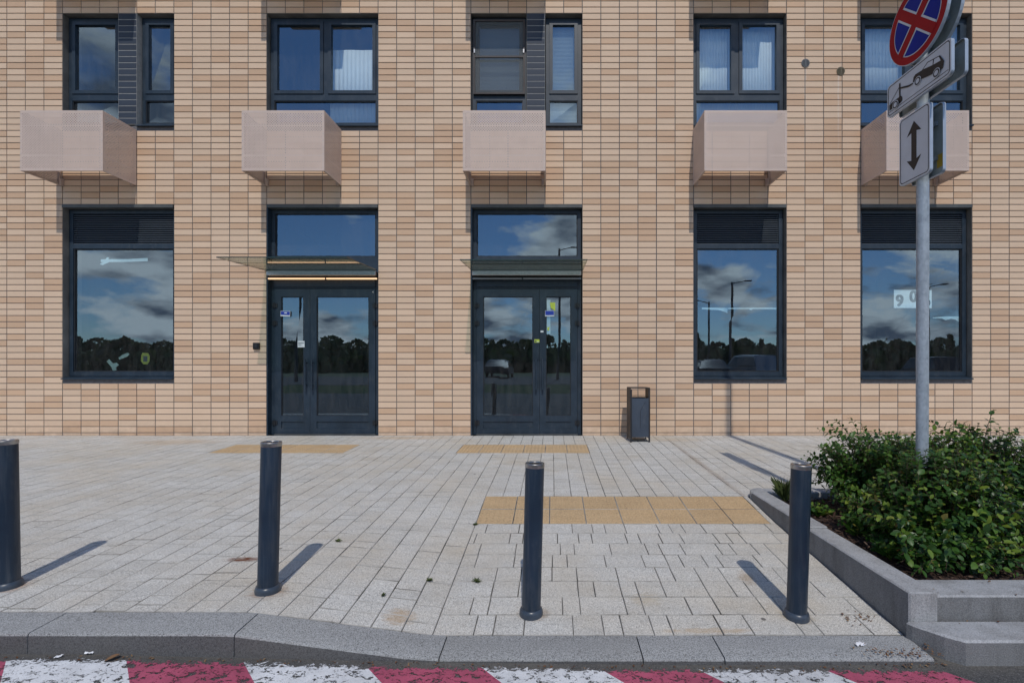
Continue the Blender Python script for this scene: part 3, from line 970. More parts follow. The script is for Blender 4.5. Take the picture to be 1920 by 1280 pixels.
def sill(parent, x0, x1, z, zt):
    mb = MB()
    p = [(x0, 7.965, z - 0.012), (x1, 7.965, z - 0.012), (x1, 7.965, z + 0.006), (x0, 7.965, z + 0.006), (x0, 8.14, zt), (x1, 8.14, zt), (x1, 8.14, zt - 0.02), (x0, 8.14, zt - 0.02)]
    mb.idx(p, [(0, 1, 2, 3), (3, 2, 5, 4), (0, 3, 4, 7), (1, 6, 5, 2), (0, 7, 6, 1)])
    return mb.build('sill', M['frame'], parent)
def lintel(parent, x0, x1, zt):
    mb = MB(); mb.box(x0, x1, 7.985, FY - 0.005, zt - 0.052, zt - 0.001)
    return mb.build('lintel_flashing', M['flash'], parent)

def shop_window(k0, k1):
    x0, x1 = tx(k0) + 0.004, tx(k1) - 0.004
    z1, z0 = tz(33), tz(61.2)
    w = empty('shop_window'); w.parent = bld; w.location = -BL
    mb = MB()
    fz0, fz1 = z0 + 0.035, z1 - 0.055
    fx0, fx1 = x0 + 0.012, x1 - 0.012
    bars(mb, fx0, fx1, fz0, fz1, 0.062, FY, FY + 0.09, tb=0.075)
    zl0, zl1 = Z(466), Z(459)
    mb.box(fx0 + 0.062, fx1 - 0.062, FY, FY + 0.09, zl0, zl1 + 0.01)
    mb.build('frame', M['frame'], w)
    # sash beads round the pane
    mb = MB(); bars(mb, fx0 + 0.064, fx1 - 0.064, fz0 + 0.077, zl0 - 0.002, 0.016, FY + 0.012, FY + 0.06)
    mb.build('glazing_bead', M['frame_dark'], w)
    pane(w, fx0 + 0.08, fx1 - 0.08, fz0 + 0.093, zl0 - 0.018, FY + 0.03)
    # louvre blades
    lz0, lz1 = zl1 + 0.012, fz1 - 0.064
    nb = 14; pt = (lz1 - lz0) / nb
    sm = MB()
    xm = (fx0 + fx1) / 2; hw = (fx1 - fx0) / 2 - 0.064
    p = [(-hw, 0.008, 0.0), (hw, 0.008, 0.0), (hw, 0.052, pt * 0.95), (-hw, 0.052, pt * 0.95), (-hw, 0.008, 0.011), (hw, 0.008, 0.011), (hw, 0.052, pt * 0.95 + 0.006), (-hw, 0.052, pt * 0.95 + 0.006)]
    sm.idx(p, [(0, 3, 2, 1), (4, 5, 6, 7), (0, 1, 5, 4), (1, 2, 6, 5), (2, 3, 7, 6), (3, 0, 4, 7)])
    me = sm.mesh('louvre_slat', M['louvre'])
    for i in range(nb):
        o = link_mesh('louvre_slat', me, w); o.location = (xm, FY, lz0 + pt * i)
    mb = MB(); mb.quad((fx0, FY + 0.075, lz0 - 0.01), (fx1, FY + 0.075, lz0 - 0.01), (fx1, FY + 0.075, lz1 + 0.01), (fx0, FY + 0.075, lz1 + 0.01))
    mb.build('louvre_backing', M['black'], w)
    sill(w, x0, x1, z0 - 0.002, z0 + 0.034)
    lintel(w, x0, x1, z1)
    return w
shop_window(0, 6); shop_window(34, 39); shop_window(43, 49)

def upper_window(x0, x1, mull=None, brown=False):
    z1, z0 = tz(2), tz(20.25)
    w = empty('window'); w.parent = bld; w.location = -BL
    fx0, fx1, fz0, fz1 = x0 + 0.010, x1 - 0.010, z0 + 0.035, z1 - 0.012
    zt0, zt1 = Z(189), Z(177)
    mb = MB()
    bars(mb, fx0, fx1, fz0, fz1, 0.055, FY, FY + 0.09)
    mb.box(fx0 + 0.055, fx1 - 0.055, FY, FY + 0.09, zt0, zt1)
    if mull is not None: mb.box(mull - 0.035, mull + 0.035, FY, FY + 0.09, zt1, fz1 - 0.055)
    mb.build('frame', M['frame'], w)
    spans = [(fx0 + 0.055, fx1 - 0.055)] if mull is None else [(fx0 + 0.055, mull - 0.035), (mull + 0.035, fx1 - 0.055)]
    for a, b in spans:
        mb = MB(); bars(mb, a + 0.003, b - 0.003, zt1 + 0.003, fz1 - 0.058, 0.055, FY - 0.014, FY + 0.05)
        mb.build('sash', M['frame'], w)
        pane(w, a + 0.058, b - 0.058, zt1 + 0.058, fz1 - 0.113, FY + 0.02)
    mb = MB(); bars(mb, fx0 + 0.056, fx1 - 0.056, fz0 + 0.056, zt0 - 0.001, 0.012, FY + 0.008, FY + 0.05)
    mb.build('glazing_bead', M['frame_dark'], w)
    pane(w, fx0 + 0.068, fx1 - 0.068, fz0 + 0.068, zt0 - 0.013, FY + 0.03)
    sill(w, x0, x1, z0 - 0.002, z0 + 0.034)
    if brown:   # insect screen clipped on the outside
        mb = MB()
        bars(mb, fx0 + 0.02, fx1 - 0.02, zt1 - 0.02, fz1 - 0.05, 0.028, FY - 0.045, FY - 0.018)
        zm = Z(109.5); mb.box(fx0 + 0.048, fx1 - 0.048, FY - 0.045, FY - 0.018, zm - 0.014, zm + 0.014)
        mb.build('insect_screen_frame', M['frame_brown'], w)
        pane(w, fx0 + 0.046, fx1 - 0.046, zt1 + 0.006, fz1 - 0.076, FY - 0.032, 'net', 'insect_net')
        mb = MB()
        for xx, s_ in ((fx0 + 0.03, 1), (fx1 - 0.05, -1)):
            mb.box(xx, xx + 0.02, FY - 0.058, FY - 0.046, Z(109) + 0.05, Z(109) + 0.11)
        mb.build('screen_handle', M['steel'], w)
    return w
def pilaster(k):
    p = empty('tiled_pilaster'); p.parent = bld; p.location = -BL
    mb = MB(); mb.box(tx(k) + 0.002, tx(k + 1) - 0.002, 8.0035, 8.13, tz(20), tz(2) - 0.001)
    mb.build('pilaster_core', M['grout'], p)
    mb = MB(); tile_shape(mb, -tw / 2, tw / 2, -th / 2, th / 2, (0, 8.0, 0)); me = mb.mesh('slate_tile', M['dark_tile'])
    for n in range(2, 20):
        o = link_mesh('slate_tile', me, p); o.location = ((tx(k) + tx(k + 1)) / 2, 8.0, (tz(n) + tz(n + 1)) / 2)
upper_window(tx(0), tx(3)); upper_window(tx(4), tx(6)); pilaster(3)
upper_window(tx(11), tx(17), X(611))
upper_window(tx(22), tx(25), brown=True); upper_window(tx(26), tx(28)); pilaster(25)
upper_window(tx(34), tx(39), X(1381))
upper_window(tx(43), tx(49), X(1706))

# curtains and blinds behind the upper panes (each hangs on its own)
def curtain(x0, x1, z0, z1, y, mat, name, label, cat, folds=9, amp=0.02, slanted=False):
    mb = MB()
    n = folds * 6
    for i in range(n):
        a, b = i / n, (i + 1) / n
        f = lambda t: y + amp * math.sin(t * folds * 2 * math.pi) + amp * 0.4 * math.sin(t * folds * 5.1)
        xa, xb = x0 + (x1 - x0) * a, x0 + (x1 - x0) * b
        za, zb = z1, z1
        mb.quad((xa, f(a), z0), (xb, f(b), z0), (xb, f(b), z1), (xa, f(a), z1))
    me = mb.mesh(name, M[mat], True)
    o = link_mesh(name, me); o.modifiers.new('thickness', 'SOLIDIFY').thickness = 0.002
    tag(o, label, cat); return o
def blind(x0, x1, z0, z1, y, label):
    mb = MB(); n = int((z1 - z0) / 0.022)
    for i in range(n):
        za, zb = z0 + (z1 - z0) * i / n, z0 + (z1 - z0) * (i + 1) / n
        zm = (za + zb) / 2
        mb.quad((x0, y, za), (x1, y, za), (x1, y - 0.008, zm), (x0, y - 0.008, zm)); mb.quad((x0, y - 0.008, zm), (x1, y - 0.008, zm), (x1, y, zb), (x0, y, zb))
    o = mb.build('window_blind', M['blind']); o.modifiers.new('thickness', 'SOLIDIFY').thickness = 0.0015
    tag(o, label, 'blind'); return o
curtain(X(612), X(708), Z(232), Z(84), 8.24, 'curtain', 'hanging_cloth', 'pale cloth hung inside the right half of the upper window above the lit canopy door', 'cloth', 2, 0.003)
blind(X(890), X(986), Z(182), Z(30), 8.23, 'pale pleated blind behind the brown insect screen')
blind(X(1025), X(1090), Z(232), Z(30), 8.20, 'pale pleated blind in the narrow window beside the insect screen window')
curtain(X(1303), X(1472), Z(232), Z(30), 8.235, 'curtain', 'net_curtain', 'white net curtain across the two sash upper window beside the twin round vents', 'curtain', 5, 0.003)
curtain(X(1617), X(1822), Z(178), Z(30), 8.235, 'curtain', 'net_curtain', 'white net curtain in the upper window behind the traffic signs', 'curtain', 5, 0.003)

# ---- doors ----------------------------------------------------------
def door(k0, k1, split, lit_side):
    x0, x1 = tx(k0) + 0.004, tx(k1) - 0.004
    ztop = tz(33)
    d = empty('entrance_door'); d.parent = bld; d.location = -BL
    lintel(d, x0, x1, ztop)
    fx0, fx1 = x0 + 0.02, x1 - 0.012
    mb = MB()
    t = 0.055
    mb.box(fx0, fx0 + t, FY, FY + 0.1, 0.0, ztop - 0.055); mb.box(fx1 - t, fx1, FY, FY + 0.1, 0.0, ztop - 0.055)
    mb.box(fx0 + t, fx1 - t, FY, FY + 0.1, Z(400), ztop - 0.055)          # head
    mb.box(fx0 + t, fx1 - t, FY, FY + 0.1, Z(541), Z(481))                # broad transom panel behind the canopy
    mb.box(x0 - 0.002, x0 + 0.018, 7.992, FY + 0.02, 0.0, ztop - 0.054)   # side flashing
    mb.build('door_frame', M['frame'], d)
    mb = MB(); mb.box(fx0 + t + 0.005, fx1 - t - 0.005, FY - 0.022, FY - 0.001, Z(538), Z(524))
    mb.build('header_rail', M['frame'], d)
    mb = MB(); bars(mb, fx0 + t + 0.001, fx1 - t - 0.001, Z(481) + 0.001, Z(400) - 0.001, 0.014, FY + 0.01, FY + 0.06)
    mb.build('glazing_bead', M['frame_dark'], d)
    pane(d, fx0 + t + 0.015, fx1 - t - 0.015, Z(481) + 0.015, Z(400) - 0.015, FY + 0.03)
    xs_ = X(split)
    zt = Z(541) - 0.008
    for side, (a, b) in enumerate(((fx0 + t + 0.004, xs_ - 0.002), (xs_ + 0.002, fx1 - t - 0.004))):
        mb = MB()
        st = 0.105; top = 0.125; zbp = Z(779); z0 = 0.018
        y0, y1 = FY - 0.012, FY + 0.055
        mb.box(a, a + st, y0, y1, z0, zt); mb.box(b - st, b, y0, y1, z0, zt)
        mb.box(a + st, b - st, y0, y1, zt - top, zt)
        mb.box(a + st, b - st, y0, y1, zbp - 0.095, zbp)
        mb.box(a + st, b - st, y0, y1, z0, z0 + 0.085)
        mb.box(a + st, b - st, y0 + 0.018, y1 - 0.01, z0 + 0.085, zbp - 0.095)     # kick panel, set back
        mb.build('door_leaf', M['frame'], d)
        mb = MB(); bars(mb, a + st + 0.001, b - st - 0.001, zbp + 0.001, zt - top - 0.001, 0.010, y0 + 0.008, y1 - 0.01)
        mb.build('glazing_bead', M['frame_dark'], d)
        pane(d, a + st + 0.011, b - st - 0.011, zbp + 0.011, zt - top - 0.011, FY + 0.01, 'door_glass')
        # pull handle
        hx = (b - 0.05) if side == 0 else (a + 0.05)
        mb = MB()
        mb.tube([(hx, y0 - 0.06, Z(730)), (hx, y0 - 0.06, Z(672))], 0.014, 10)
        for q in (Z(722), Z(680)): mb.tube([(hx, y0 - 0.06, q), (hx, y0 + 0.002, q)], 0.010, 8)
        mb.build('door_handle', M['frame'], d, smooth=True)
        # hinges
        for q in (573, 606, 792):
            mb = MB(); xx = (a - 0.006) if side == 0 else (b - 0.012)
            mb.tube([(xx + 0.009, y0 - 0.016, Z(q + 5)), (xx + 0.009, y0 - 0.016, Z(q - 5))], 0.012, 10)
            mb.box(xx - 0.03, xx + 0.05, y0 - 0.012, y0 - 0.0005, Z(q + 4), Z(q - 4))
            mb.build('hinge', M['frame_dark'], d)
    mb = MB(); mb.box(fx0 + t, fx1 - t, FY - 0.03, FY + 0.09, -0.02, 0.014)
    mb.build('threshold', M['flash'], d)
    return d
door(11, 17, 582, True)
door(22, 28, 1011.5, False)

# ================================================================== THINGS ON THE WALL
def glass_canopy(xl, xr, depth, k0, k1, lit, label):
    root = empty('glass_canopy', ((xl + xr) / 2, 8.0, 2.6)); off = -root.location
    tag(root, label, 'canopy', 'glass canopies over the entrance doors')
    y0, y1 = 8.0 - depth, 7.99
    zb, zf = CAM_H + 1.574, CAM_H + 1.524
    if not lit: zb, zf = CAM_H + 1.574, CAM_H + 1.520
    t = 0.015
    mb = MB()
    P = [(xl, y0, zf), (xr, y0, zf), (xr, y1, zb), (xl, y1, zb), (xl, y0, zf + t), (xr, y0, zf + t), (xr, y1, zb + t), (xl, y1, zb + t)]
    mb.idx(P, [(0, 3, 2, 1), (4, 5, 6, 7)]); mb.cur = 1
    mb.idx(P, [(0, 1, 5, 4), (1, 2, 6, 5), (2, 3, 7, 6), (3, 0, 4, 7)])
    o = mb.build('glass_panel', [M['canopy'], M['canopy_edge']], root); o.location = off
    a, b = tx(k0) + 0.03, tx(k1) - 0.02
    mb = MB(); mb.cbox(a, b, 7.93, FY - 0.002, Z(517.5, 8), Z(508.5, 8) - 0.004, 0.006)
    o = mb.build('clamp_profile', M['steel'], root); o.location = off
    mb = MB(); mb.box(a, b, 8.02, FY - 0.003, Z(521, 8.02), Z(517.6, 8.02))
    o = mb.build('dark_gap_strip', M['black'], root); o.location = off
    mb = MB(); mb.box(a, b, 7.985, 8.015, Z(523.6, 8.0), Z(521.2, 8.0))
    o = mb.build('light_strip', M['led' if lit else 'led_off'], root); o.location = off
    xm = X(611.5 if lit else 979.5, 8.0)
    mb = MB(); mb.box(xm - 0.008, xm + 0.008, 7.975, 8.0155, Z(525, 8.0), Z(520.4, 8.0))
    o = mb.build('strip_joint', M['black'], root); o.location = off
glass_canopy(-4.64, -2.83, 1.16, 11, 17, True, 'glass canopy with a glowing orange light strip beneath, offset left over its door')
glass_canopy(-1.30, 0.50, 1.02, 22, 28, False, 'glass canopy with an unlit light strip over the door nearest the litter bin')

def add_panel(name, origin, u, v, W, H, parent, thick, mat='perf'):
    """thin sheet with a UV map in metres"""
    me = bpy.data.meshes.new(name)
    o_, u, v = Vector(origin), Vector(u).normalized(), Vector(v).normalized()
    n = u.cross(v) * thick
    P = [o_, o_ + u * W, o_ + u * W + v * H, o_ + v * H]
    verts = [tuple(p) for p in P] + [tuple(p - n) for p in P]
    me.from_pydata(verts, [], [(0, 1, 2, 3)])   # single perforated sheet
    uvl = me.uv_layers.new(name='UVMap')
    for li, uvv in zip(range(4), ((0, 0), (W, 0), (W, H), (0, H))): uvl.data[li].uv = uvv
    at = me.attributes.new('panel_size', 'FLOAT_VECTOR', 'POINT')
    at.data.foreach_set('vector', [W, H, 0.0] * len(verts))
    me.materials.append(M[mat])
    ob = link_mesh(name, me, parent)
    sd = ob.modifiers.new('thickness', 'SOLIDIFY'); sd.thickness = thick; sd.offset = -1
    return ob
BW, BH, BD = 1.235, 0.9, 0.6
def basket():
    root = empty('air_conditioner_basket')
    add_panel('front_panel', (-BW / 2, -BD, 0), (1, 0, 0), (0, 0, 1), BW, BH, root, 0.002)
    add_panel('side_panel', (-BW / 2, -0.002, 0), (0, -1, 0), (0, 0, 1), BD - 0.004, BH, root, 0.002)
    add_panel('side_panel', (BW / 2, -BD + 0.002, 0), (0, 1, 0), (0, 0, 1), BD - 0.004, BH, root, 0.002)
    mb = MB()
    e = 0.004
    for z in (0.004, BH - 0.026):
        mb.box(-BW / 2 + e, BW / 2 - e, -BD + e, -BD + e + 0.022, z, z + 0.022)
        for s_ in (-1, 1):
            xa = s_ * (BW / 2 - e - 0.011)
            mb.box(xa - 0.011, xa + 0.011, -BD + e + 0.022, -0.004, z, z + 0.022)
    for s_ in (-1, 1):
        xa = s_ * (BW / 2 - e - 0.011)
        mb.box(xa - 0.011, xa + 0.011, -BD + e, -BD + e + 0.022, 0.026, BH - 0.026)
        mb.box(xa - 0.011, xa + 0.011, -0.028, -0.004, 0.026, BH - 0.026)
    mb.build('frame_rail', M['powder'], root)
    mb = MB()
    for s_ in (-1, 1):
        xa = s_ * (BW / 2 - 0.05)
        mb.box(xa - 0.02, xa + 0.02, -0.05, -0.003, -0.01, 0.10)
    mb.build('wall_bracket', M['powder'], root)
    sc = MB()
    for zz_ in [0.05 + 0.1 * i for i in range(9)]:
        for s_ in (-1, 1):
            xa = s_ * (BW / 2 - 0.014)
            sc.tube([(xa, -BD - 0.0025, zz_), (xa, -BD + 0.001, zz_)], 0.0045, 8)
    sc.build('screws', M['steel'], root)
    return root
def copy_tree(o, parent=None):
    c = o.copy(); col.objects.link(c)
    if parent: c.parent = parent
    for ch in list(o.children): copy_tree(ch, c)
    return c
bask = [(-7.33, 'perforated beige basket under the far left upper window with the slate pilaster'),
        (-4.02, 'perforated beige basket above the door with the lit canopy'),
        (-0.715, 'perforated beige basket above the door with the unlit canopy'),
        (2.895, 'perforated beige basket under the curtained window beside the twin round vents'),
        (5.615, 'perforated beige basket partly hidden behind the traffic signs')]
b0 = basket()
GRP = 'perforated air conditioner baskets on the facade'
zb0 = CAM_H + 2.947
for i, (x, lab) in enumerate(bask):
    r_ = b0 if i == 0 else copy_tree(b0)
    r_.location = (x, 7.995, zb0); tag(r_, lab, 'basket', GRP)
ups = ['left end', 'second', 'middle', 'fourth', 'right end']
upl = ['upper storey basket just above the frame over the far left window with the slate pilaster',
       'upper storey basket just above the frame over the upper window of the lit canopy door',
       'upper storey basket just above the frame over the insect screen window',
       'upper storey basket just above the frame over the two sash curtained window',
       'upper storey basket just above the frame over the window behind the traffic signs']
for (x, _), lab in zip(bask, upl):
    r_ = copy_tree(b0); r_.location = (x, 7.995, zb0 + 3.1); tag(r_, lab, 'basket', GRP)

def wall_vent(u, v, mat, label):
    x, z = px(u, v)
    root = empty('round_vent', (x, 7.996, z)); tag(root, label, 'vent', 'round vents in the wall')
    r = 0.066
    mb = MB(); n = 24
    mb.idx([(r * math.cos(2 * math.pi * k / n), -0.001, r * math.sin(2 * math.pi * k / n)) for k in range(n)], [tuple(range(n))])
    mb.build('dark_opening', M['black'], root)
    mb = MB()
    ring_o = [(r * math.cos(2 * math.pi * k / n), -0.008, r * math.sin(2 * math.pi * k / n)) for k in range(n)]
    ring_i = [(0.88 * r * math.cos(2 * math.pi * k / n), -0.008, 0.88 * r * math.sin(2 * math.pi * k / n)) for k in range(n)]
    mb.idx(ring_o + ring_i, [(k, (k + 1) % n, n + (k + 1) % n, n + k) for k in range(n)])
    back = [(p[0], 0.0, p[2]) for p in ring_o]
    mb.idx(ring_o + back, [(k, n + k, n + (k + 1) % n, (k + 1) % n) for k in range(n)])
    mb.build('rim', mat, root)
    mb = MB()
    for i in range(-3, 4):
        zc = i * 0.0165; hw = math.sqrt(max(0, (r * 0.9) ** 2 - zc ** 2))
        mb.box(-hw, hw, -0.010, -0.003, zc - 0.0035, zc + 0.0035)
    mb.box(-0.005, 0.005, -0.012, -0.0105, -r * 0.88, r * 0.88)
    mb.build('grille_bars', mat, root)
M['vent_grey'] = plain('vent_grey', (0.15, 0.16, 0.17), 0.5)
M['vent_tan'] = plain('vent_tan', (0.17, 0.14, 0.085), 0.5)
wall_vent(1510, 119, M['vent_grey'], 'small grey round vent, the higher of the two between upper windows')
wall_vent(1576, 134, M['vent_tan'], 'small brownish round vent, the lower of the two between upper windows')

# entry panel by the first door
x0, z1 = px(476.5, 642.5); x1, z0 = px(488, 655)
root = empty('entry_reader', ((x0 + x1) / 2, 8, z0)); tag(root, 'small black card reader box on the tiles beside the lit canopy door', 'card reader')
mb = MB(); mb.cbox(-0.05, 0.05, -0.042, -0.001, 0, 0.108, 0.006); mb.build('housing', M['black'], root)
mb = MB(); mb.cbox(-0.035, 0.035, -0.047, -0.0425, 0.03, 0.09, 0.002); mb.build('keypad', M['frame_dark'], root)

# ---- papers and stickers on the glass
def sheet(name, label, cat, u0, v0, u1, v1, y, mat, rot=0.0, group=None, pts=None):
    xa, xb = (u0 - VX) * y / FP, (u1 - VX) * y / FP
    za, zb = CAM_H + (VY - v1) * y / FP, CAM_H + (VY - v0) * y / FP
    root = empty(name, ((xa + xb) / 2, y, (za + zb) / 2), (0, rot, 0)); tag(root, label, cat, group)
    w, h = (xb - xa) / 2, (zb - za) / 2
    mb = MB()
    if pts is None: mb.box(-w, w, 0, 0.0012, -h, h)
    else:
        P = [(-w + 2 * w * a, h - 2 * h * b) for a, b in pts]; n = len(P)
        mb.idx([(a, 0, b) for a, b in P] + [(a, 0.0012, b) for a, b in P], [tuple(range(n)), tuple(reversed(range(n, 2 * n)))] + [(k, n + k, n + (k + 1) % n, (k + 1) % n) for k in range(n)])
    o = mb.build('sheet', mat, root); fix_normals(o.data)
    return root, w, h
def rect_on(root, a0, a1, b0, b1, mat, name, w, h, lift=0.0012):
    mb = MB(); mb.box(-w + 2 * w * a0, -w + 2 * w * a1, -lift, -0.0002, -h + 2 * h * b0, -h + 2 * h * b1)
    return mb.build(name, mat, root)
def text_on(root, body, x, z, size, mat, name='lettering', y=-0.002, bold=0.0):
    cu = bpy.data.curves.new(name, 'FONT'); cu.body = body; cu.size = size; cu.align_x = 'CENTER'; cu.align_y = 'CENTER'
    cu.resolution_u = 4
    tmp = bpy.data.objects.new(name + '_curve', cu); col.objects.link(tmp)
    bpy.context.view_layer.update()
    src = bpy.data.meshes.new_from_object(tmp.evaluated_get(bpy.context.evaluated_depsgraph_get()))
    mb = MB(); k = 0
    for dx_ in (-bold, 0, bold):
        for dz_ in (-bold * 0.5, bold * 0.5):
            mb.idx([(v.co.x + dx_, -0.0001 * k, v.co.y + dz_) for v in src.vertices], [tuple(p.vertices) for p in src.polygons]); k += 1
    bpy.data.objects.remove(tmp); bpy.data.meshes.remove(src); bpy.data.curves.remove(cu)
    o = mb.build(name, mat, root); o.location = (x, y, z)
    return o
GYF = 8.085
r_, w, h = sheet('blue_sticker', 'blue and white sticker on the narrow leaf of the lit canopy door', 'sticker', 526, 583, 544, 593, 8.083, M['paper_white'], R(2.5))
rect_on(r_, 0.03, 0.97, 0.25, 0.93, M['blue_label'], 'blue_print', w, h); rect_on(r_, 0.38, 0.66, 0.55, 0.75, M['paper_white'], 'white_print', w, h, 0.002)
r_, w, h = sheet('white_notice', 'small white printed notice on the narrow leaf of the lit canopy door', 'notice', 558, 639, 571, 651, 8.083, M['paper_white'], R(-1))
for q in (0.28, 0.42, 0.60, 0.70): rect_on(r_, 0.06, 0.92 if q > 0.5 else 0.55, q, q + 0.05, M['ink'], 'printed_line', w, h)
r_, w, h = sheet('arrow_sticker', 'tiny white arrow sticker at the top corner of the lit canopy door', 'sticker', 697.5, 545, 700.5, 549.5, 8.083, M['paper_white'], 0, None, [(1, 0), (0.2, 0.5), (1, 1), (0.6, 0.5)])
r_, w, h = sheet('blue_sticker', 'blue and white sticker on the narrow leaf of the unlit canopy door', 'sticker', 1022, 582, 1039, 593, 8.083, M['paper_white'], 0)
rect_on(r_, 0.03, 0.97, 0.2, 0.95, M['blue_label'], 'blue_print', w, h)
r_, w, h = sheet('lime_note', 'yellow green note with a cut corner at the top of the unlit canopy door', 'note', 1031, 567, 1041, 583, 8.088, M['lime_label'], 0, None, [(0, 0), (1, 0), (1, 1), (0.15, 0.62)])
r_, w, h = sheet('paper_strip', 'long pale paper strip taped inside the unlit canopy door', 'paper', 1023, 562, 1032, 626, 8.115, M['paper'], 0)
r_, w, h = sheet('yellow_sticker', 'square yellow sticker on the middle stile of the unlit canopy door', 'sticker', 1002, 636, 1011.5, 642, 8.082, M['lime_label'], 0)
rect_on(r_, 0.08, 0.4, 0.2, 0.6, M['ink'], 'printed_mark', w, h); rect_on(r_, 0.5, 0.9, 0.12, 0.3, M['paper_white'], 'printed_line', w, h)
r_, w, h = sheet('yellow_star_sticker', 'small torn yellow sticker on the glass below the blue one', 'sticker', 1025.5, 612, 1031, 619.5, 8.083, M['lime_label'], 0, None, [(0, .1), (.4, .25), (1, 0), (.75, .5), (.8, 1), (.1, .9), (.2, .5)])
r_, w, h = sheet('white_tag', 'tiny white tag on the edge of the unlit canopy door leaf', 'tag', 1013.5, 619.5, 1019, 623, 8.083, M['paper_white'], 0)
# the paper number
r_, w, h = sheet('number_sheet', 'pale paper sheet reading 906 in the shop window behind the sign pole', 'number sheet', 1676, 543.5, 1747, 577.5, 8.155, M['paper'], R(0.3))
text_on(r_, '9', -w * 0.70, -h * 0.25, 0.26, M['ink'], 'digit', bold=0.010)
text_on(r_, '0', w * 0.03, h * 0.22, 0.26, M['ink'], 'digit', bold=0.010)
text_on(r_, '6', w * 0.72, -h * 0.22, 0.26, M['ink'], 'digit', bold=0.010)
TG = 'scraps of pale tape on the shop windows'
sheet('tape_strip', 'long pale strip of torn tape across the shop window beside the litter bin', 'tape', 1316, 576.5, 1462, 587, 8.15, M['tape'], 0, TG,
      [(0, 0), (.5, 0.05), (1, 0), (1, .45), (.93, .30), (.66, .25), (.63, .45), (.6, .25), (.33, .3), (.33, 1), (.29, .75), (.22, .45), (.0, .3)])
sheet('tape_strip', 'pale torn tape ending in a flap, in the shop window of the number sheet', 'tape', 1749, 593, 1806, 611, 8.15, M['tape'], 0, TG,
      [(0, .1), (.5, 0), (1, 0), (1, 1), (.92, .7), (.75, .35), (.6, .25), (.42, .4), (.3, .22), (0, .2)])
sheet('tape_strip', 'crossed pale tape near the top of the far left shop window', 'tape', 187, 482, 277, 497, 8.15, M['tape'], 0, TG,
      [(.02, .3), (.12, .25), (.16, 0), (.2, .05), (.18, .25), (.6, .25), (1, .1), (1, .5), (.6, .6), (.2, .62), (.06, 1), (0, .9), (.06, .62), (.02, .6)])
sheet('tape_scrap', 'slanting scrap of pale tape low in the far left shop window', 'tape', 222, 661, 243, 674, 8.15, M['old_tape'], 0, TG, [(0, .75), (.35, .3), (.85, 0), (1, .2), (.8, .55), (.4, .8), (.1, 1)])
sheet('tape_scrap', 'torn forked scrap of pale tape lowest in the far left shop window', 'tape', 200, 673, 223, 695, 8.15, M['old_tape'], 0, TG, [(0, .2), (.2, 0), (.5, .35), (.8, .3), (1, .5), (.75, .7), (.8, .95), (.5, 1), (.4, .7)])
r_, w, h = sheet('ring_sticker', 'yellow green ring shaped sticker low in the far left shop window', 'sticker', 264, 661, 281, 683, 8.15, M['old_lime'], 0, None,
      [(.2, 0), (.8, .03), (1, .3), (.95, .75), (.7, 1), (.25, .97), (0, .7), (.04, .25)])
rect_on(r_, 0.28, 0.72, 0.25, 0.72, M['ink'], 'dark_centre', w, h)

# ================================================================== STREET FURNITURE
def litter_bin():
    y0, y1 = 7.38, 7.73
    xl, xr = (1182 - VX) * y0 / FP, (1219 - VX) * y0 / FP
    zg = G((xl + xr) / 2, 7.5)
    root = empty('litter_bin', ((xl + xr) / 2, (y0 + y1) / 2, zg)); tag(root, 'dark grey metal litter bin with a handle frame standing against the wall', 'litter bin')
    hw, hd, H = (xr - xl) / 2, (y1 - y0) / 2, 0.80
    for s_ in (-1, 1):
        mb = MB()
        xx = s_ * (hw - 0.003)
        for yc in (-hd + 0.03, hd - 0.03):
            pass
        # side plate: solid with two feet
        P = [(-hd, 0), (-hd + 0.05, 0), (-hd + 0.05, 0.045), (hd - 0.05, 0.045), (hd - 0.05, 0), (hd, 0), (hd, H), (-hd, H)]
        n = len(P)
        a, b = xx - 0.004, xx + 0.004
        mb.idx([(a, p[0], p[1]) for p in P] + [(b, p[0], p[1]) for p in P], [tuple(range(n)), tuple(reversed(range(n, 2 * n)))] + [(k, n + k, n + (k + 1) % n, (k + 1) % n) for k in range(n)])
        o = mb.build('side_plate', M['bin_dark'], root); fix_normals(o.data)
        mb = MB(); mb.box(xx - 0.022 if s_ > 0 else xx + 0.005, xx - 0.005 if s_ > 0 else xx + 0.022, -hd, -hd + 0.006, 0.0, H - 0.012)
        mb.build('front_flange', M['bin_dark'], root)
    mb = MB(); mb.cbox(-hw, hw, -hd, hd, H + 0.0005, H + 0.012, 0.003); mb.build('top_plate', M['bin_dark'], root)
    z0, z1 = 0.075, 0.655
    mb = MB()
    e = 0.010
    mb.box(-hw + 0.024, hw - 0.024, -hd - 0.004, -hd + 0.006, z0, z1)
    mb.box(-hw + e, hw - e, hd - 0.008, hd - 0.002, z0, z1)
    mb.box(-hw + e, hw - e, -hd + 0.008, hd - 0.009, z0, z0 + 0.006)
    mb.build('bin_body', M['bin'], root)
    mb = MB(); mb.box(-hw + e + 0.004, hw - e - 0.004, -hd + 0.012, hd - 0.012, z0 + 0.10, z0 + 0.11)
    mb.build('liner', M['black'], root)
    mb = MB()
    mb.tube([(0.0, -hd - 0.0045, 0.22), (0.0, -hd - 0.0045, 0.46), (0.075, -hd - 0.0045, 0.60)], 0.0025, 6)
    mb.build('pressed_crease', M['bin_dark'], root)
litter_bin()

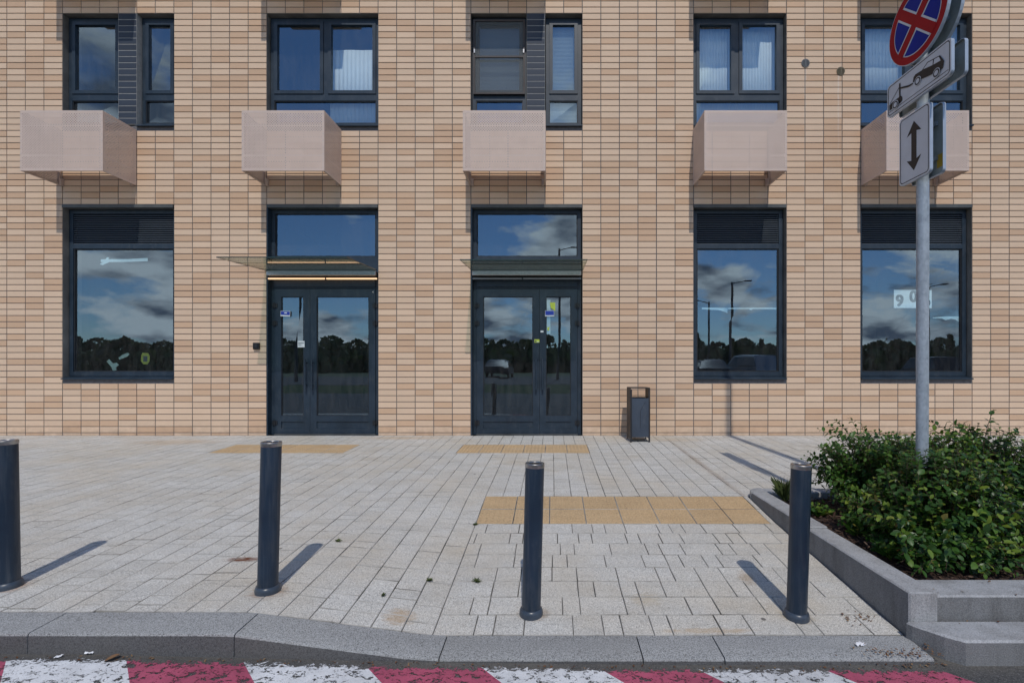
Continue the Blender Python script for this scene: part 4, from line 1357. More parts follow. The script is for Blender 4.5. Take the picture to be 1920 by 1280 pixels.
def bollard_proto():
    root = empty('bollard')
    H = 0.84
    mb = MB(); mb.lathe([(0.0525, 0.012), (0.0525, H - 0.024)], 40); mb.build('post', M['bollard'], root, smooth=True)
    mb = MB(); mb.lathe([(0.064, -0.012), (0.066, 0.012), (0.064, 0.022), (0.060, 0.034), (0.0535, 0.037)], 40)
    mb.build('base_collar', M['collar'], root, smooth=True, sharp=50)
    mb = MB(); mb.lathe([(0.0535, H - 0.024), (0.0545, H - 0.020), (0.0545, H - 0.003), (0.052, H), (0.040, H), (0.038, H - 0.005), (0.001, H - 0.005)], 40)
    o = mb.build('steel_cap', M['steel'], root, smooth=True)
    mb = MB(); mb.lathe([(0.0375, H - 0.0049), (0.036, H - 0.003), (0.001, H - 0.002)], 32)
    mb.build('cap_disc', M['cap_disc'], root, smooth=True)
    return root
bp = bollard_proto()
bols = [(-3.113, 2.832, -0.018, 'dark steel bollard cut by the left edge of the picture'),
        (-1.600, 2.785, 0.025, 'dark steel bollard in front of the lit canopy door, beside the rust stain'),
        (-0.116, 2.752, 0.025, 'dark steel bollard on the dropped ramp in front of the unlit canopy door'),
        (1.345, 2.722, 0.031, 'dark steel bollard on the ramp beside the planter kerb')]
for i, (x, y, lean, lab) in enumerate(bols):
    b = bp if i == 0 else copy_tree(bp)
    b.location = (x, y, G(x, y)); b.rotation_euler = (0, lean, random.uniform(0, 6))
    b.rotation_euler = (Matrix.Rotation(lean, 3, 'Y') @ Matrix.Rotation(i * 1.3, 3, 'Z')).to_euler()
    tag(b, lab, 'bollard', 'bollards along the kerb')

# ---- planter -------------------------------------------------------------
planter = empty('planter', (RX1, 2.56, 0)); tag(planter, 'raised concrete planter with a corner block beside the ramp', 'planter')
POFF = Vector((-RX1, -2.56, 0))
ZW = CAM_H - 1.135             # left wall top
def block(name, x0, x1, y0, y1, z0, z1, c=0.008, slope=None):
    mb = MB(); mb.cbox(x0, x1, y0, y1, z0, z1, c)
    o = mb.build(name, [M['concrete'], M['concrete_dark']], planter); o.location = POFF
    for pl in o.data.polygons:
        if pl.normal.x < -0.9 or (name == 'front_block' and pl.normal.y < -0.9): pl.material_index = 1  # left-facing sides and street fronts get the darker concrete
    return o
# left wall in three lengths, rounded at the far corner
block('wall_block', RX1, RX1 + 0.15, 2.535, 3.545, -0.7, ZW - 0.012)
block('wall_block', RX1, RX1 + 0.15, 3.549, 4.545, -0.7, ZW)
mb = MB()
pts = []
cx_, cy_, rr = RX1 + 0.15, 4.55, 0.15
ring = [(RX1, 4.549)] + [(cx_ - rr * math.cos(a), cy_ + rr * math.sin(a)) for a in [R(q) for q in range(10, 91, 10)]] + [(RX1 + 0.15, 4.549)]
n = len(ring); zt = ZW + 0.002
mb.idx([(x, y, -0.5) for x, y in ring] + [(x, y, zt - 0.008) for x, y in ring] + [(x + (cx_ - x) * 0.05, y - (y - 4.6) * 0.05, zt) for x, y in ring],
       [tuple(range(2 * n, 3 * n))] + [(k, (k + 1) % n, n + (k + 1) % n, n + k) for k in range(n)] + [(n + k, n + (k + 1) % n, 2 * n + (k + 1) % n, 2 * n + k) for k in range(n)])
o = mb.build('corner_block', M['concrete'], planter, smooth=True, sharp=40); o.location = POFF; fix_normals(o.data)
for i in range(8):
    block('wall_block', RX1 + 0.154 + i * 1.0, RX1 + 0.15 + (i + 1) * 1.0, 4.55, 4.70, -0.5, ZW - 0.004)
# front wall above the street kerb
ZF = CAM_H - 1.178
fxs = [RX1 + 0.154, 3.2, 4.2, 5.2, 6.2, 7.2, 8.2, 9.2]
for a, b in zip(fxs[:-1], fxs[1:]):
    block('front_block', a, b - 0.004, 2.565, 2.765, -0.7, ZF)
# street kerb right of the ramp, with a splayed end stone
def kerb_right(xa, xb, splay):
    mb = MB()
    zt = KZ; y0, y1 = 2.352, 2.56
    if splay:
        base = [(xa, y1), (xa, 2.527), (xa + 0.125, 2.40), (xa + 0.16, y0), (xb, y0), (xb, y1)]
        base = [(xa, y1 - 0.028), (xa + 0.012, y1 - 0.055), (xa + 0.095, y0 + 0.05), (xa + 0.155, y0), (xb, y0), (xb, y1 - 0.028)]
    else:
        base = [(xa, y1), (xa, y0), (xb, y0), (xb, y1)]
        base = [(xa, y1 - 0.028), (xa, y0), (xb, y0), (xb, y1 - 0.028)]
    n = len(base); c = 0.010
    cxm_, cym_ = sum(p[0] for p in base) / n, sum(p[1] for p in base) / n
    bt = [(x, y, -0.7) for x, y in base]; md = [(x, y, zt - c) for x, y in base]
    tp = [(x + (c if x < cxm_ else -c) * (1 if 0 < 1 else 0), y + (c if y < cym_ else -c * 0.1), zt) for x, y in base]
    mb.idx(bt + md + tp, [tuple(range(2 * n, 3 * n))] + [(k, (k + 1) % n, n + (k + 1) % n, n + k) for k in range(n)] + [(n + k, n + (k + 1) % n, 2 * n + (k + 1) % n, 2 * n + k) for k in range(n)])
    o = mb.build('kerb_stone', [M['concrete'], M['concrete_dark']], kerb); fix_normals(o.data); o.location = (0, -2.46, 0)
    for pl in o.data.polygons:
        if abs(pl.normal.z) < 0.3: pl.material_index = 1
kerb_right(RX1 - 0.018, 2.80, True)
for i in range(9): kerb_right(2.804 + i, 3.80 + i, False)
# soil
mb = MB()
rs = random.Random(4)
nx, ny = 60, 36
hgt = {}
for i in range(nx + 1):
    for j in range(ny + 1):
        x = RX1 + 0.14 + (9.0 - RX1) * i / nx; y = 2.75 + 1.81 * j / ny
        hgt[i, j] = (x, y, CAM_H - 1.19 + rs.uniform(-0.012, 0.012) + 0.03 * math.sin(y * 3) * math.sin(x * 2.2))
for i in range(nx):
    for j in range(ny):
        mb.quad(hgt[i, j], hgt[i + 1, j], hgt[i + 1, j + 1], hgt[i, j + 1])
soil = mb.build('soil_bed', M['mulch']); tag(soil, 'brown bark mulch filling the planter', kind='structure')
mb = MB()
for _ in range(2600):
    x = rs.uniform(RX1 + 0.16, 4.2); y = rs.uniform(2.78, 4.54); z = CAM_H - 1.175 + rs.uniform(-0.01, 0.02) + 0.03 * math.sin(y * 3) * math.sin(x * 2.2)
    a = rs.uniform(0, 6.3); L = rs.uniform(0.012, 0.035); w = rs.uniform(0.003, 0.008); t = rs.uniform(-0.5, 0.5)
    u = Vector((math.cos(a), math.sin(a), t)).normalized() * L; v = Vector((-math.sin(a), math.cos(a), rs.uniform(-.4, .4))) * w
    c = Vector((x, y, z)); mb.t = rs.random()
    k_ = Vector((0, 0, 0.003))
    mb.idx([c - u - v, c + u - v * 0.6, c + u + v, c - u + v * 0.8, c - u - v - k_, c + u - v - k_, c + u + v - k_, c - u + v - k_], [(0, 1, 2, 3), (0, 4, 5, 1), (1, 5, 6, 2), (2, 6, 7, 3), (3, 7, 4, 0)])
chips = mb.build('bark_chips', M['chip'], tint=True); tag(chips, 'loose bark chips lying in the planter', kind='stuff')

# ---- shrubs -----------------------------------------------------------------
def leaf_pts(L, W, fold=0.25, curl=0.15):
    """pointed oval leaf along +X, folded on the midrib"""
    xs_ = [0, 0.22, 0.5, 0.78, 1.0]; ws = [0.06, 0.40, 0.5, 0.34, 0.0]
    pts, fs = [], []
    for x, w in zip(xs_, ws):
        zc = -curl * L * x * x
        pts += [(x * L, 0, zc), (x * L, w * W, zc + fold * w * W), (x * L, -w * W, zc + fold * w * W)]
    for i in range(4):
        a = i * 3
        fs += [(a, a + 3, a + 4, a + 1), (a, a + 2, a + 5, a + 3)]
    return pts, fs
LP = leaf_pts(1.0, 0.62)
def leaf_matrix(pos, d, n, size):
    d = d.normalized(); s_ = d.cross(n)
    if s_.length < 1e-4: s_ = d.cross(Vector((1, 0.3, 0)))
    s_.normalize(); n2 = s_.cross(d)
    m = Matrix((( d.x, s_.x, n2.x, pos.x), (d.y, s_.y, n2.y, pos.y), (d.z, s_.z, n2.z, pos.z), (0, 0, 0, 1)))
    return m @ Matrix.Diagonal((size, size, size, 1))
leaf_mb = MB(); leaf_mb.idx(*LP)
leaf_me = leaf_mb.mesh('leaf', M['leaf'], True)

def shrub(name, label, base, shoots, singles, seed, group=None, leaf=0.045):
    """shoots: list of (root xyz, tip xyz); leaves alternate along each"""
    rg = random.Random(seed)
    root = empty(name, base); tag(root, label, 'shrub', group)
    B = Vector(base)
    leaves = []
    tw_ = MB()
    for (a, b) in shoots:
        a, b = Vector(a), Vector(b)
        L = (b - a).length
        side = Vector((rg.uniform(-1, 1), rg.uniform(-1, 1), 0)) * L * 0.10
        up = Vector((0, 0, L * 0.10))
        def P(t): return a.lerp(b, t) + side * math.sin(math.pi * t) + up * math.sin(math.pi * t) * (1 if b.z - a.z < L * 0.8 else 0.2)
        pts = [P(t) - B for t in (0, 0.35, 0.7, 1.0)]
        tw_.tube(pts, [0.004, 0.003, 0.0022, 0.001], 5, False)
        nl = max(6, int(L * 0.75 / 0.019))
        tone = rg.random()
        for i in range(nl):
            t = 0.22 + 0.78 * (i + rg.random() * 0.6) / nl
            t = min(t, 1.0)
            p = P(t); tan = (P(min(1, t + 0.03)) - P(t - 0.03)).normalized()
            ang = i * 2.4 + rg.uniform(-0.5, 0.5)
            u = tan.cross(Vector((0.2, 0.1, 1))).normalized(); v = tan.cross(u)
            out = (u * math.cos(ang) + v * math.sin(ang))
            d = (out * 0.85 + tan * 0.55 + Vector((0, -0.05, -0.12)))
            nrm = Vector((rg.uniform(-.6, .6), rg.uniform(-.8, .3), 1.0)) + tan * 0.3
            sz = leaf * rg.uniform(0.6, 1.2) * (0.65 if t > 0.93 else 1.0)
            leaves.append((p - B, d, nrm, sz, (tone * 0.62 + rg.random() * 0.36) % 1.0))
    tw_.build('stems', M['twig'], root)
    # the nearest and outermost leaves are separate
    cand = []
    for i, (p, d, n_, s_, t) in enumerate(leaves):
        w = p + B
        if vis(w.x, w.y, w.z):
            cand.append((s_ / w.y + (0.004 * (w.z - B.z)) - 0.002 * abs(w.y - 2.9), i))
    cand.sort(reverse=True)
    one = set(i for _, i in cand[:singles])
    mb = MB()
    for i, (p, d, n_, s_, t) in enumerate(leaves):
        mt = leaf_matrix(p, d, n_, s_)
        if i in one:
            o = link_mesh('leaf', leaf_me, root); o.matrix_local = mt
        else:
            mb.t = t
            mb.idx([tuple(mt @ Vector(q)) for q in LP[0]], LP[1])
    o = mb.build('leaves', M['leaf'], root, smooth=True, tint=True, sharp=180); o['kind'] = 'stuff'
    return root
ZS = CAM_H - 1.19
def blob_shoots(rg, c, rx, ry, h, n, low=0.15, lean=(0, 0)):
    out = []
    for _ in range(n):
        a = rg.uniform(0, 2 * math.pi); e = rg.uniform(0.0, 1.0)
        # points spread over an upright half ellipsoid, with ragged length
        el = math.asin(min(1, e ** 0.8)) if rg.random() < 0.8 else rg.uniform(-0.15, 0.3)
        k_ = rg.uniform(0.72, 1.04)
        tip = Vector((c[0] + rx * math.cos(a) * math.cos(el) * k_ + lean[0], c[1] + ry * math.sin(a) * math.cos(el) * k_ + lean[1], ZS + max(0.03, low + (h - low) * math.sin(el) * k_)))
        r0 = rg.uniform(0, 0.35); 
        rt = Vector((c[0] + rx * r0 * math.cos(a), c[1] + ry * r0 * math.sin(a), ZS))
        out.append((rt, tip))
    return out
HG = 'cotoneaster shrubs filling the planter'
HG = 'leafy shrubs filling the planter'
rg = random.Random(21)
s1 = blob_shoots(rg, (2.80, 3.95), 0.58, 0.54, 0.68, 640)
s1 += [((2.6, 4.0, ZS + 0.3), (2.45 + rg.uniform(-.2, .4), 4.1 + rg.uniform(-.3, .3), ZS + rg.uniform(0.64, 0.76))) for _ in range(10)]
s1 += [((2.7, 3.9, ZS + 0.1), (rg.uniform(2.35, 3.2), rg.uniform(3.5, 4.2), ZS + rg.uniform(0.56, 0.70))) for _ in range(130)]
s1 += [((2.5, 4.0, ZS + 0.2), (2.20 + rg.uniform(-.04, .12), 4.05 + rg.uniform(-.25, .3), ZS + rg.uniform(0.20, 0.62))) for _ in range(60)]
shrub('shrub', 'ragged glossy shrub at the planter end nearest the wall, left of the sign pole', (2.72, 3.95, ZS), s1, 130, 31, HG, 0.046)
s2 = blob_shoots(rg, (2.58, 3.24), 0.50, 0.48, 0.71, 620, 0.06)
s2 += [((2.4, 3.05, ZS + 0.05), (2.01 + rg.uniform(0, .56), 2.775 + rg.uniform(0, .16), ZS + rg.uniform(0.02, 0.24))) for _ in range(120)]
s2 += [((2.4, 3.2, ZS + 0.05), (2.03 + rg.uniform(0, .16), 2.85 + rg.uniform(0, .75), ZS + rg.uniform(0.02, 0.30))) for _ in range(80)]
shrub('shrub', 'bright leafy shrub spilling towards the planter front, below the sign pole', (2.58, 3.22, ZS), s2, 300, 32, HG, 0.050)
s3 = blob_shoots(rg, (3.36, 3.85), 0.56, 0.6, 0.76, 560)
s3 += [((3.3, 3.7, ZS + 0.4), (3.15 + rg.uniform(-.3, .4), 3.75 + rg.uniform(-.2, .3), ZS + rg.uniform(0.70, 0.80))) for _ in range(12)]
s3 += [((3.13, 3.6, ZS + 0.45), (3.14, 3.52, ZS + 0.90)), ((3.0, 3.6, ZS + 0.4), (2.96, 3.6, ZS + 0.78))]
shrub('shrub', 'tall dark shrub with a lone upright shoot, right of the sign pole', (3.36, 3.85, ZS), s3, 200, 33, HG, 0.048)
s4 = blob_shoots(rg, (3.32, 3.14), 0.44, 0.34, 0.40, 260, 0.05)
shrub('shrub', 'low dark shrub in the shaded right corner of the planter', (3.32, 3.10, ZS), s4, 80, 34, HG, 0.048)
s5 = blob_shoots(rg, (4.3, 3.75), 0.6, 0.6, 0.76, 320)
shrub('shrub', 'shrub cut off by the right edge of the picture', (4.3, 3.75, ZS), s5, 40, 35, HG, 0.048)

def tuft(name, label, base, n, h, spread, mat, seed, cat='weed', group=None, lw=0.012, parts=True):
    rg_ = random.Random(seed); root = empty(name, base); tag(root, label, cat, group)
    mb = MB()
    for i in range(n):
        a = rg_.uniform(0, 6.28); r = spread * rg_.uniform(0.2, 1); z = h * rg_.uniform(0.35, 1)
        p0 = Vector((rg_.uniform(-.1, .1) * spread, rg_.uniform(-.1, .1) * spread, 0)); tip = Vector((math.cos(a) * r, math.sin(a) * r, z))
        mid = (p0 + tip) / 2 + Vector((0, 0, h * 0.2)); s_ = Vector((-math.sin(a), math.cos(a), 0.1)) * lw * rg_.uniform(0.5, 1)
        mb.t = rg_.random()
        mb.idx([p0, mid + s_, tip, mid - s_, ], [(0, 1, 2), (0, 2, 3)])
        if z > 0.05:
            for q in range(3):
                t = rg_.uniform(0.3, 1); pp = p0.lerp(tip, t) + Vector((0, 0, h * 0.12)); dd = Vector((rg_.uniform(-1, 1), rg_.uniform(-1, 1), 0.4)).normalized() * lw * 2.2
                ss = Vector((-dd.y, dd.x, 0.0)) * 0.4
                mb.idx([pp, pp + dd * 0.5 + ss, pp + dd, pp + dd * 0.5 - ss], [(0, 1, 2, 3)])
    mb.build('leaves', mat, root, tint=True)
    return root
tuft('weed_plant', 'spiky green weed growing at the far corner of the planter', (2.08, 4.42, ZS), 150, 0.22, 0.13, M['weed'], 1, lw=0.0035)
tuft('weed_plant', 'broad leaved weed at the planter edge below the shrub', (2.13, 3.45, ZS), 70, 0.16, 0.12, M['leaf'], 2, lw=0.02)
tuft('weed_plant', 'low green weed on the mulch behind the bollard', (2.12, 3.95, ZS), 60, 0.09, 0.14, M['leaf'], 3, lw=0.018)
tuft('weed_plant', 'small weed close to the planter wall beside the front shrub', (2.10, 3.08, ZS), 50, 0.10, 0.10, M['leaf'], 4, lw=0.018)

def ground_at(u, v):
    """photo pixel on the pavement -> world"""
    y = 4.0
    for _ in range(60):
        x = (u - VX) * y / FP; h = CAM_H - G(x, y); y2 = FP * h / (v - VY); y = y * 0.5 + y2 * 0.5
    x = (u - VX) * y / FP
    return x, y, G(x, y)
WG = 'weeds in the paving joints'
for (u, v, lab, mat, r_) in [(804, 1089, 'round green weed tuft in a paver joint left of the ramp edge', 'weed', 0.03),
                        (893, 1090, 'flat yellowish weed tuft in a ramp joint near the middle bollard', 'weed', 0.045),
                        (719, 1117, 'small green weed tuft in a joint close to the kerb', 'weed', 0.022),
                        (634, 1015, 'dry and green weed tuft beside the bollard shadow tip', 'weed', 0.035),
                        (891, 984, 'dark weed tuft at the corner of the yellow tiles', 'weed', 0.03)]:
    tuft('joint_weed', lab, ground_at(u, v), 34, 0.018, r_, M[mat], u, 'weed', WG, 0.006)

# ---- litter
def bit(name, label, cat, loc, size, mat, shape='leaf', rot=0.0, group=None):
    root = None
    mb = MB(); rg_ = random.Random(int(abs(loc[0]) * 1000) + int(size * 10000))
    if shape == 'leaf':
        pts, fs = leaf_pts(size, size * 0.6, 0.5, -0.25); mb.idx(pts, fs)
    elif shape == 'stick':
        mb.tube([(0, 0, 0.004), (size, 0, 0.004)], 0.0038, 8)
    elif shape == 'disc':
        mb.lathe([(size * 0.9, 0), (size, 0.002), (size, 0.006), (size * 0.8, 0.008)], 16)
    else:   # crumpled scrap
        n = 5; g = [[(size * (i / n - .5) + rg_.uniform(-.1, .1) * size, size * 0.6 * (j / n - .5) + rg_.uniform(-.1, .1) * size, rg_.uniform(0, .22) * size + 0.001) for j in range(n + 1)] for i in range(n + 1)]
        for i in range(n):
            for j in range(n):
                if (i in (0, n - 1) and j in (0, n - 1)): continue
                mb.quad(g[i][j], g[i + 1][j], g[i + 1][j + 1], g[i][j + 1])
    o = mb.build(name, mat)
    o.location = loc; o.rotation_euler = (0, 0, rot); tag(o, label, cat, group)
    return o
def road_at(u, v):
    y = 2.3
    for _ in range(40):
        x = (u - VX) * y / FP; y = 0.5 * y + 0.5 * FP * (CAM_H - road_z(x)) / (v - VY)
    return ((u - VX) * y / FP, y, road_z((u - VX) * y / FP) + 0.006)
M['butt'] = plain('cigarette_paper', (0.70, 0.66, 0.58), 0.8)
M['green_cap'] = plain('green_cap', (0.20, 0.62, 0.04), 0.4)
bit('paper_scrap', 'crumpled white paper scrap on the dropped kerb by the planter', 'paper', (1.54, 2.47, G(1.5, 2.57) + 0.0), 0.055, M['paper_white'], 'scrap', 0.3)
bit('bottle_cap', 'bright green bottle cap in the gutter', 'bottle cap', road_at(1124, 1238), 0.010, M['green_cap'], 'disc')
bit('cigarette_butt', 'cigarette butt in the gutter right of the green cap', 'cigarette butt', road_at(1168, 1238), 0.028, M['butt'], 'stick', 0.3)
bit('cigarette_butt', 'white stub lying in leaf debris at the planter end', 'cigarette butt', road_at(1694, 1241), 0.035, M['paper_white'], 'stick', -0.5)
bit('paper_scrap', 'flat white scrap in the gutter left of the brown leaf', 'paper', road_at(169, 1226), 0.04, M['paper_white'], 'scrap', 0.1)
bit('paper_scrap', 'small white scrap on the asphalt at far left', 'paper', road_at(110, 1233), 0.03, M['paper_white'], 'scrap', 0.9)
bit('dead_leaf', 'single brown leaf lying on the white stripe', 'leaf', road_at(196, 1241), 0.055, M['dry'], 'leaf', 0.7)
def leaf_heap(label, pts, seed):
    rg_ = random.Random(seed); mb = MB()
    for (x, y, z) in pts:
        m = leaf_matrix(Vector((x, y, z)), Vector((rg_.uniform(-1, 1), rg_.uniform(-1, 1), rg_.uniform(-.1, .3))), Vector((rg_.uniform(-.4, .4), rg_.uniform(-.4, .4), 1)), rg_.uniform(0.006, 0.016))
        mb.t = rg_.random(); mb.idx([tuple(m @ Vector(q)) for q in LP[0]], LP[1])
    o = mb.build('leaf_debris', M['dry'], tint=True); tag(o, label, kind='stuff'); return o
rg = random.Random(8)
P = []
for _ in range(40):
    x, y = 1.68 + rg.gauss(0, 0.05), 2.70 + rg.gauss(0, 0.025); x = min(x, RX1 - 0.02); P.append((x, y, G(x, y) + 0.006))
leaf_heap('brown leaf litter swept against the planter wall', P, 1)
P = []
for _ in range(160):
    x = 1.70 + rg.gauss(0, 0.13); y = 2.385 + rg.gauss(0, 0.03); x = min(x, 1.86)
    if y > 2.50: y = 2.45
    z = max(kt(x) if y > KY0 else -9, road_z(x)) + 0.008; P.append((x, y, z))
leaf_heap('dark leaf debris in the gutter at the planter corner', P, 2)
P = []
for _ in range(150):
    x = rg.uniform(-2.9, 1.7); y = 2.345 - abs(rg.gauss(0, 0.02)); P.append((x, y, road_z(x) + 0.006))
leaf_heap('crumbs of dead leaf scattered along the gutter', P, 3)
P = []
for _ in range(40):
    x = rg.uniform(2.0, 3.2); y = rg.uniform(2.38, 2.75); P.append((x, y, (KZ if y < 2.55 else ZF) + 0.005))
leaf_heap('leaf crumbs on the planter kerb stones', P, 4)

# ---- sign post ---------------------------------------------------------------
SX, SY = 2.615, 3.50
XF, XR = SX - 0.055, SX + 0.055       # front and rear plate planes
zg = ZS
post = empty('sign_pole', (SX, SY, zg)); tag(post, 'galvanised steel pole rising from the shrubs', 'pole')
mb = MB(); mb.tube([(0, 0, -0.2), (0.012, 0, CAM_H + 2.73 - zg)], 0.038, 24); mb.build('tube', M['galv'], post, smooth=True)
mb = MB(); mb.lathe([(0.040, CAM_H + 2.731 - zg), (0.040, CAM_H + 2.75 - zg)], 20, 0.012, 0); mb.build('pole_cap', M['black'], post, smooth=True)

# plates lie in planes of constant x; local coordinates: a along -y (towards the camera's side), b up
def rounded(w, h, r, n=6):
    pts = []
    for cx_, cy_, a0 in ((w / 2 - r, h / 2 - r, 0), (-w / 2 + r, h / 2 - r, 90), (-w / 2 + r, -h / 2 + r, 180), (w / 2 - r, -h / 2 + r, 270)):
        for i in range(n + 1):
            a = R(a0 + 90 * i / n); pts.append((cx_ + r * math.cos(a), cy_ + r * math.sin(a)))
    return pts
def circle(r, n=48): return [(r * math.cos(2 * math.pi * i / n), r * math.sin(2 * math.pi * i / n)) for i in range(n)]
class Plate:
    def __init__(s, name, label, cat, outline, zc, yc, face, xpl, group=None):
        s.face = face            # -1 faces -x, +1 faces +x
        s.root = empty(name, (xpl, yc, zc), (0, 0, R(1.5))); tag(s.root, label, cat, group)
        s.k = 0
        n = len(outline); fl = 0.022
        def W(p, d): return (face * d, -p[0] if face < 0 else p[0], p[1])
        s.W = W
        mb = MB()
        front = [W(p, 0.0) for p in outline]; back = [W((p[0] * 1.0, p[1] * 1.0), -0.0025) for p in outline]
        mb.idx(front, [tuple(range(n))]); mb.cur = 1; mb.idx(back, [tuple(reversed(range(n)))])
        mb.cur = 2
        lip = [W(p, -fl) for p in outline]; ins = [W((p[0] * 0.985, p[1] * 0.98), -fl) for p in outline]
        ins2 = [W((p[0] * 0.985, p[1] * 0.98), -0.0026) for p in outline]
        mb.idx(front + lip, [(k, n + k, n + (k + 1) % n, (k + 1) % n) for k in range(n)])
        mb.idx(lip + ins, [(k, n + k, n + (k + 1) % n, (k + 1) % n) for k in range(n)])
        mb.cur = 1
        mb.idx(ins + ins2, [(k, n + k, n + (k + 1) % n, (k + 1) % n) for k in range(n)])
        o = mb.build('plate', [M['white_sheet'], M['sign_back'], M['sign_rim']], s.root)
    def poly(s, pts, mat, name):
        s.k += 1
        d = 0.0006 * s.k
        mb = MB(); mb.idx([s.W(p, d) for p in pts], [tuple(range(len(pts)))])
        return mb.build(name, mat, s.root)
    def ring(s, a, b, mat, name):
        s.k += 1
        d = 0.0006 * s.k; n = len(a)
        mb = MB(); mb.idx([s.W(p, d) for p in a] + [s.W(p, d) for p in b], [(k, (k + 1) % n, n + (k + 1) % n, n + k) for k in range(n)])
        return mb.build(name, mat, s.root)
    def bracket(s, zoff, w, label=None):
        mb = MB(); f = s.face
        xa, xb = sorted((-f * 0.003, -f * 0.018))
        mb.box(xa, xb, -w / 2, w / 2, zoff - 0.015, zoff + 0.015)
        mb.build('bracket', M['galv'], s.root)
def no_stopping(face, xpl, lab):
    zc, yc, r = CAM_H + 2.435, 3.475, 0.272
    p = Plate('no_stopping_sign', lab, 'traffic sign', circle(r), zc, yc, face, xpl, 'round no stopping signs')
    p.ring(circle(r * 0.985), circle(r * 0.80), M['sign_red'], 'red_border')
    p.poly(circle(r * 0.775), M['sign_blue'], 'blue_field')
    for sgn in (1, -1):
        for wd, mt, nm in ((0.088, 'white_sheet', 'white_edge'), (0.062, 'sign_red', 'red_bar')):
            a = R(45) * sgn; L = r * (0.775 if wd > 0.08 else 0.83)
            c_, s_ = math.cos(a), math.sin(a); h = wd / 2
            L2 = math.sqrt(L * L - h * h)
            pts = [(-L2, -h), (L2, -h), (L2, h), (-L2, h)]
            p.poly([(x * c_ - y * s_, x * s_ + y * c_) for x, y in pts], M[mt], nm)
    # the second white edge must not cut the first red bar
    for sgn in (1,):
        a = R(45); L = r * 0.83; h = 0.031; c_, s_ = math.cos(a), math.sin(a); L2 = math.sqrt(L * L - h * h)
        p.poly([(x * c_ - y * s_, x * s_ + y * c_) for x, y in ((-L2, -h), (L2, -h), (L2, h), (-L2, h))], M['sign_red'], 'red_bar')
    p.bracket(0.08, 0.3); p.bracket(-0.08, 0.3)
    return p
def arrow_plate(face, xpl, lab):
    p = Plate('arrow_plate', lab, 'traffic sign', rounded(0.285, 0.485, 0.028), CAM_H + 1.572, 3.50, face, xpl, 'double arrow plates')
    p.ring(rounded(0.265, 0.465, 0.024), rounded(0.253, 0.453, 0.020), M['sign_black'], 'black_border')
    arrow = [(0, 0.175), (0.068, 0.085), (0.024, 0.098), (0.024, -0.098), (0.068, -0.085), (0, -0.175), (-0.068, -0.085), (-0.024, -0.098), (-0.024, 0.098), (-0.068, 0.085)]
    p.poly(arrow, M['sign_black'], 'double_arrow')
    p.bracket(0.12, 0.16); p.bracket(-0.12, 0.16)
    return p
def tow_plate(face, xpl, lab):
    Wd, Hd = 0.585, 0.24
    p = Plate('tow_away_plate', lab, 'traffic sign', rounded(Wd, Hd, 0.028), CAM_H + 2.013, 3.475, face, xpl, 'tow away plates')
    p.ring(rounded(Wd - 0.02, Hd - 0.02, 0.024), rounded(Wd - 0.032, Hd - 0.032, 0.020), M['sign_black'], 'black_border')
    K = M['sign_black']; Wt = M['white_sheet']
    gy = -0.082
    p.poly([(-0.272, gy - 0.002), (0.272, gy - 0.002), (0.272, gy + 0.002), (-0.272, gy + 0.002)], K, 'ground_line')
    # tow truck at the left end: cab, bed, crane
    p.poly([(-0.268, gy + 0.012), (-0.268, gy + 0.055), (-0.235, gy + 0.06), (-0.15, gy + 0.062), (-0.135, gy + 0.045), (-0.135, gy + 0.02), (-0.15, gy + 0.012)], K, 'tow_truck_body')
    p.poly([(-0.262, gy + 0.062), (-0.256, gy + 0.062), (-0.165, gy + 0.128), (-0.165, gy + 0.136)], K, 'crane_stay')
    p.poly([(-0.166, gy + 0.055), (-0.152, gy + 0.055), (-0.152, gy + 0.158), (-0.166, gy + 0.158)], K, 'crane_mast')
    p.poly([(-0.16, gy + 0.128), (-0.16, gy + 0.116), (-0.075, gy + 0.082), (-0.03, gy + 0.078), (-0.03, gy + 0.088), (-0.07, gy + 0.094)], K, 'crane_arm')
    # car hung up by its front wheels, tilted
    tl = R(14)
    def T(x, y): return (0.105 + x * math.cos(tl) * 1 + y * math.sin(tl) - 0.0, gy + 0.078 - x * math.sin(tl) + y * math.cos(tl) + 0.0)
    car = [(-0.135, -0.018), (-0.135, 0.012), (-0.122, 0.026), (-0.062, 0.034), (-0.022, 0.072), (0.085, 0.078), (0.118, 0.045), (0.132, 0.03), (0.132, -0.012), (0.11, -0.022), (-0.12, -0.024)]
    p.poly([T(*q) for q in car], K, 'towed_car_body')
    p.poly([T(*q) for q in [(-0.050, 0.036), (-0.016, 0.066), (0.030, 0.069), (0.034, 0.036)]], Wt, 'car_window')
    p.poly([T(*q) for q in [(0.042, 0.036), (0.040, 0.069), (0.080, 0.071), (0.102, 0.042)]], Wt, 'car_window')
    for (wx_, wy_) in (T(-0.085, -0.026), T(0.085, -0.026), (-0.195, gy + 0.020)):
        for rr, mt, nm in ((0.030, Wt, 'wheel_gap'), (0.025, K, 'wheel_ring'), (0.0165, Wt, 'wheel_gap'), (0.011, K, 'wheel_hub')) if False else ((0.031, Wt, 'wheel_gap'), (0.026, K, 'wheel_ring'), (0.017, Wt, 'wheel_centre')):
            p.poly([(wx_ + a, wy_ + b) for a, b in circle(rr, 20)], mt, nm)
    p.bracket(0.05, 0.30); p.bracket(-0.06, 0.30)
    return p
ns1 = no_stopping(-1, XF, 'round blue sign with red border and red cross, cut by the top of the picture')
ns2 = no_stopping(1, XR, 'round sign seen from behind on the far side of the pole')
tw1 = tow_plate(-1, XF, 'white plate with a tow truck lifting a car, on the ramp side of the pole')
tw2 = tow_plate(1, XR, 'wide plate seen from behind, back to back with the tow truck plate')
ar1 = arrow_plate(-1, XF, 'white plate with a black double arrow, on the ramp side of the pole')
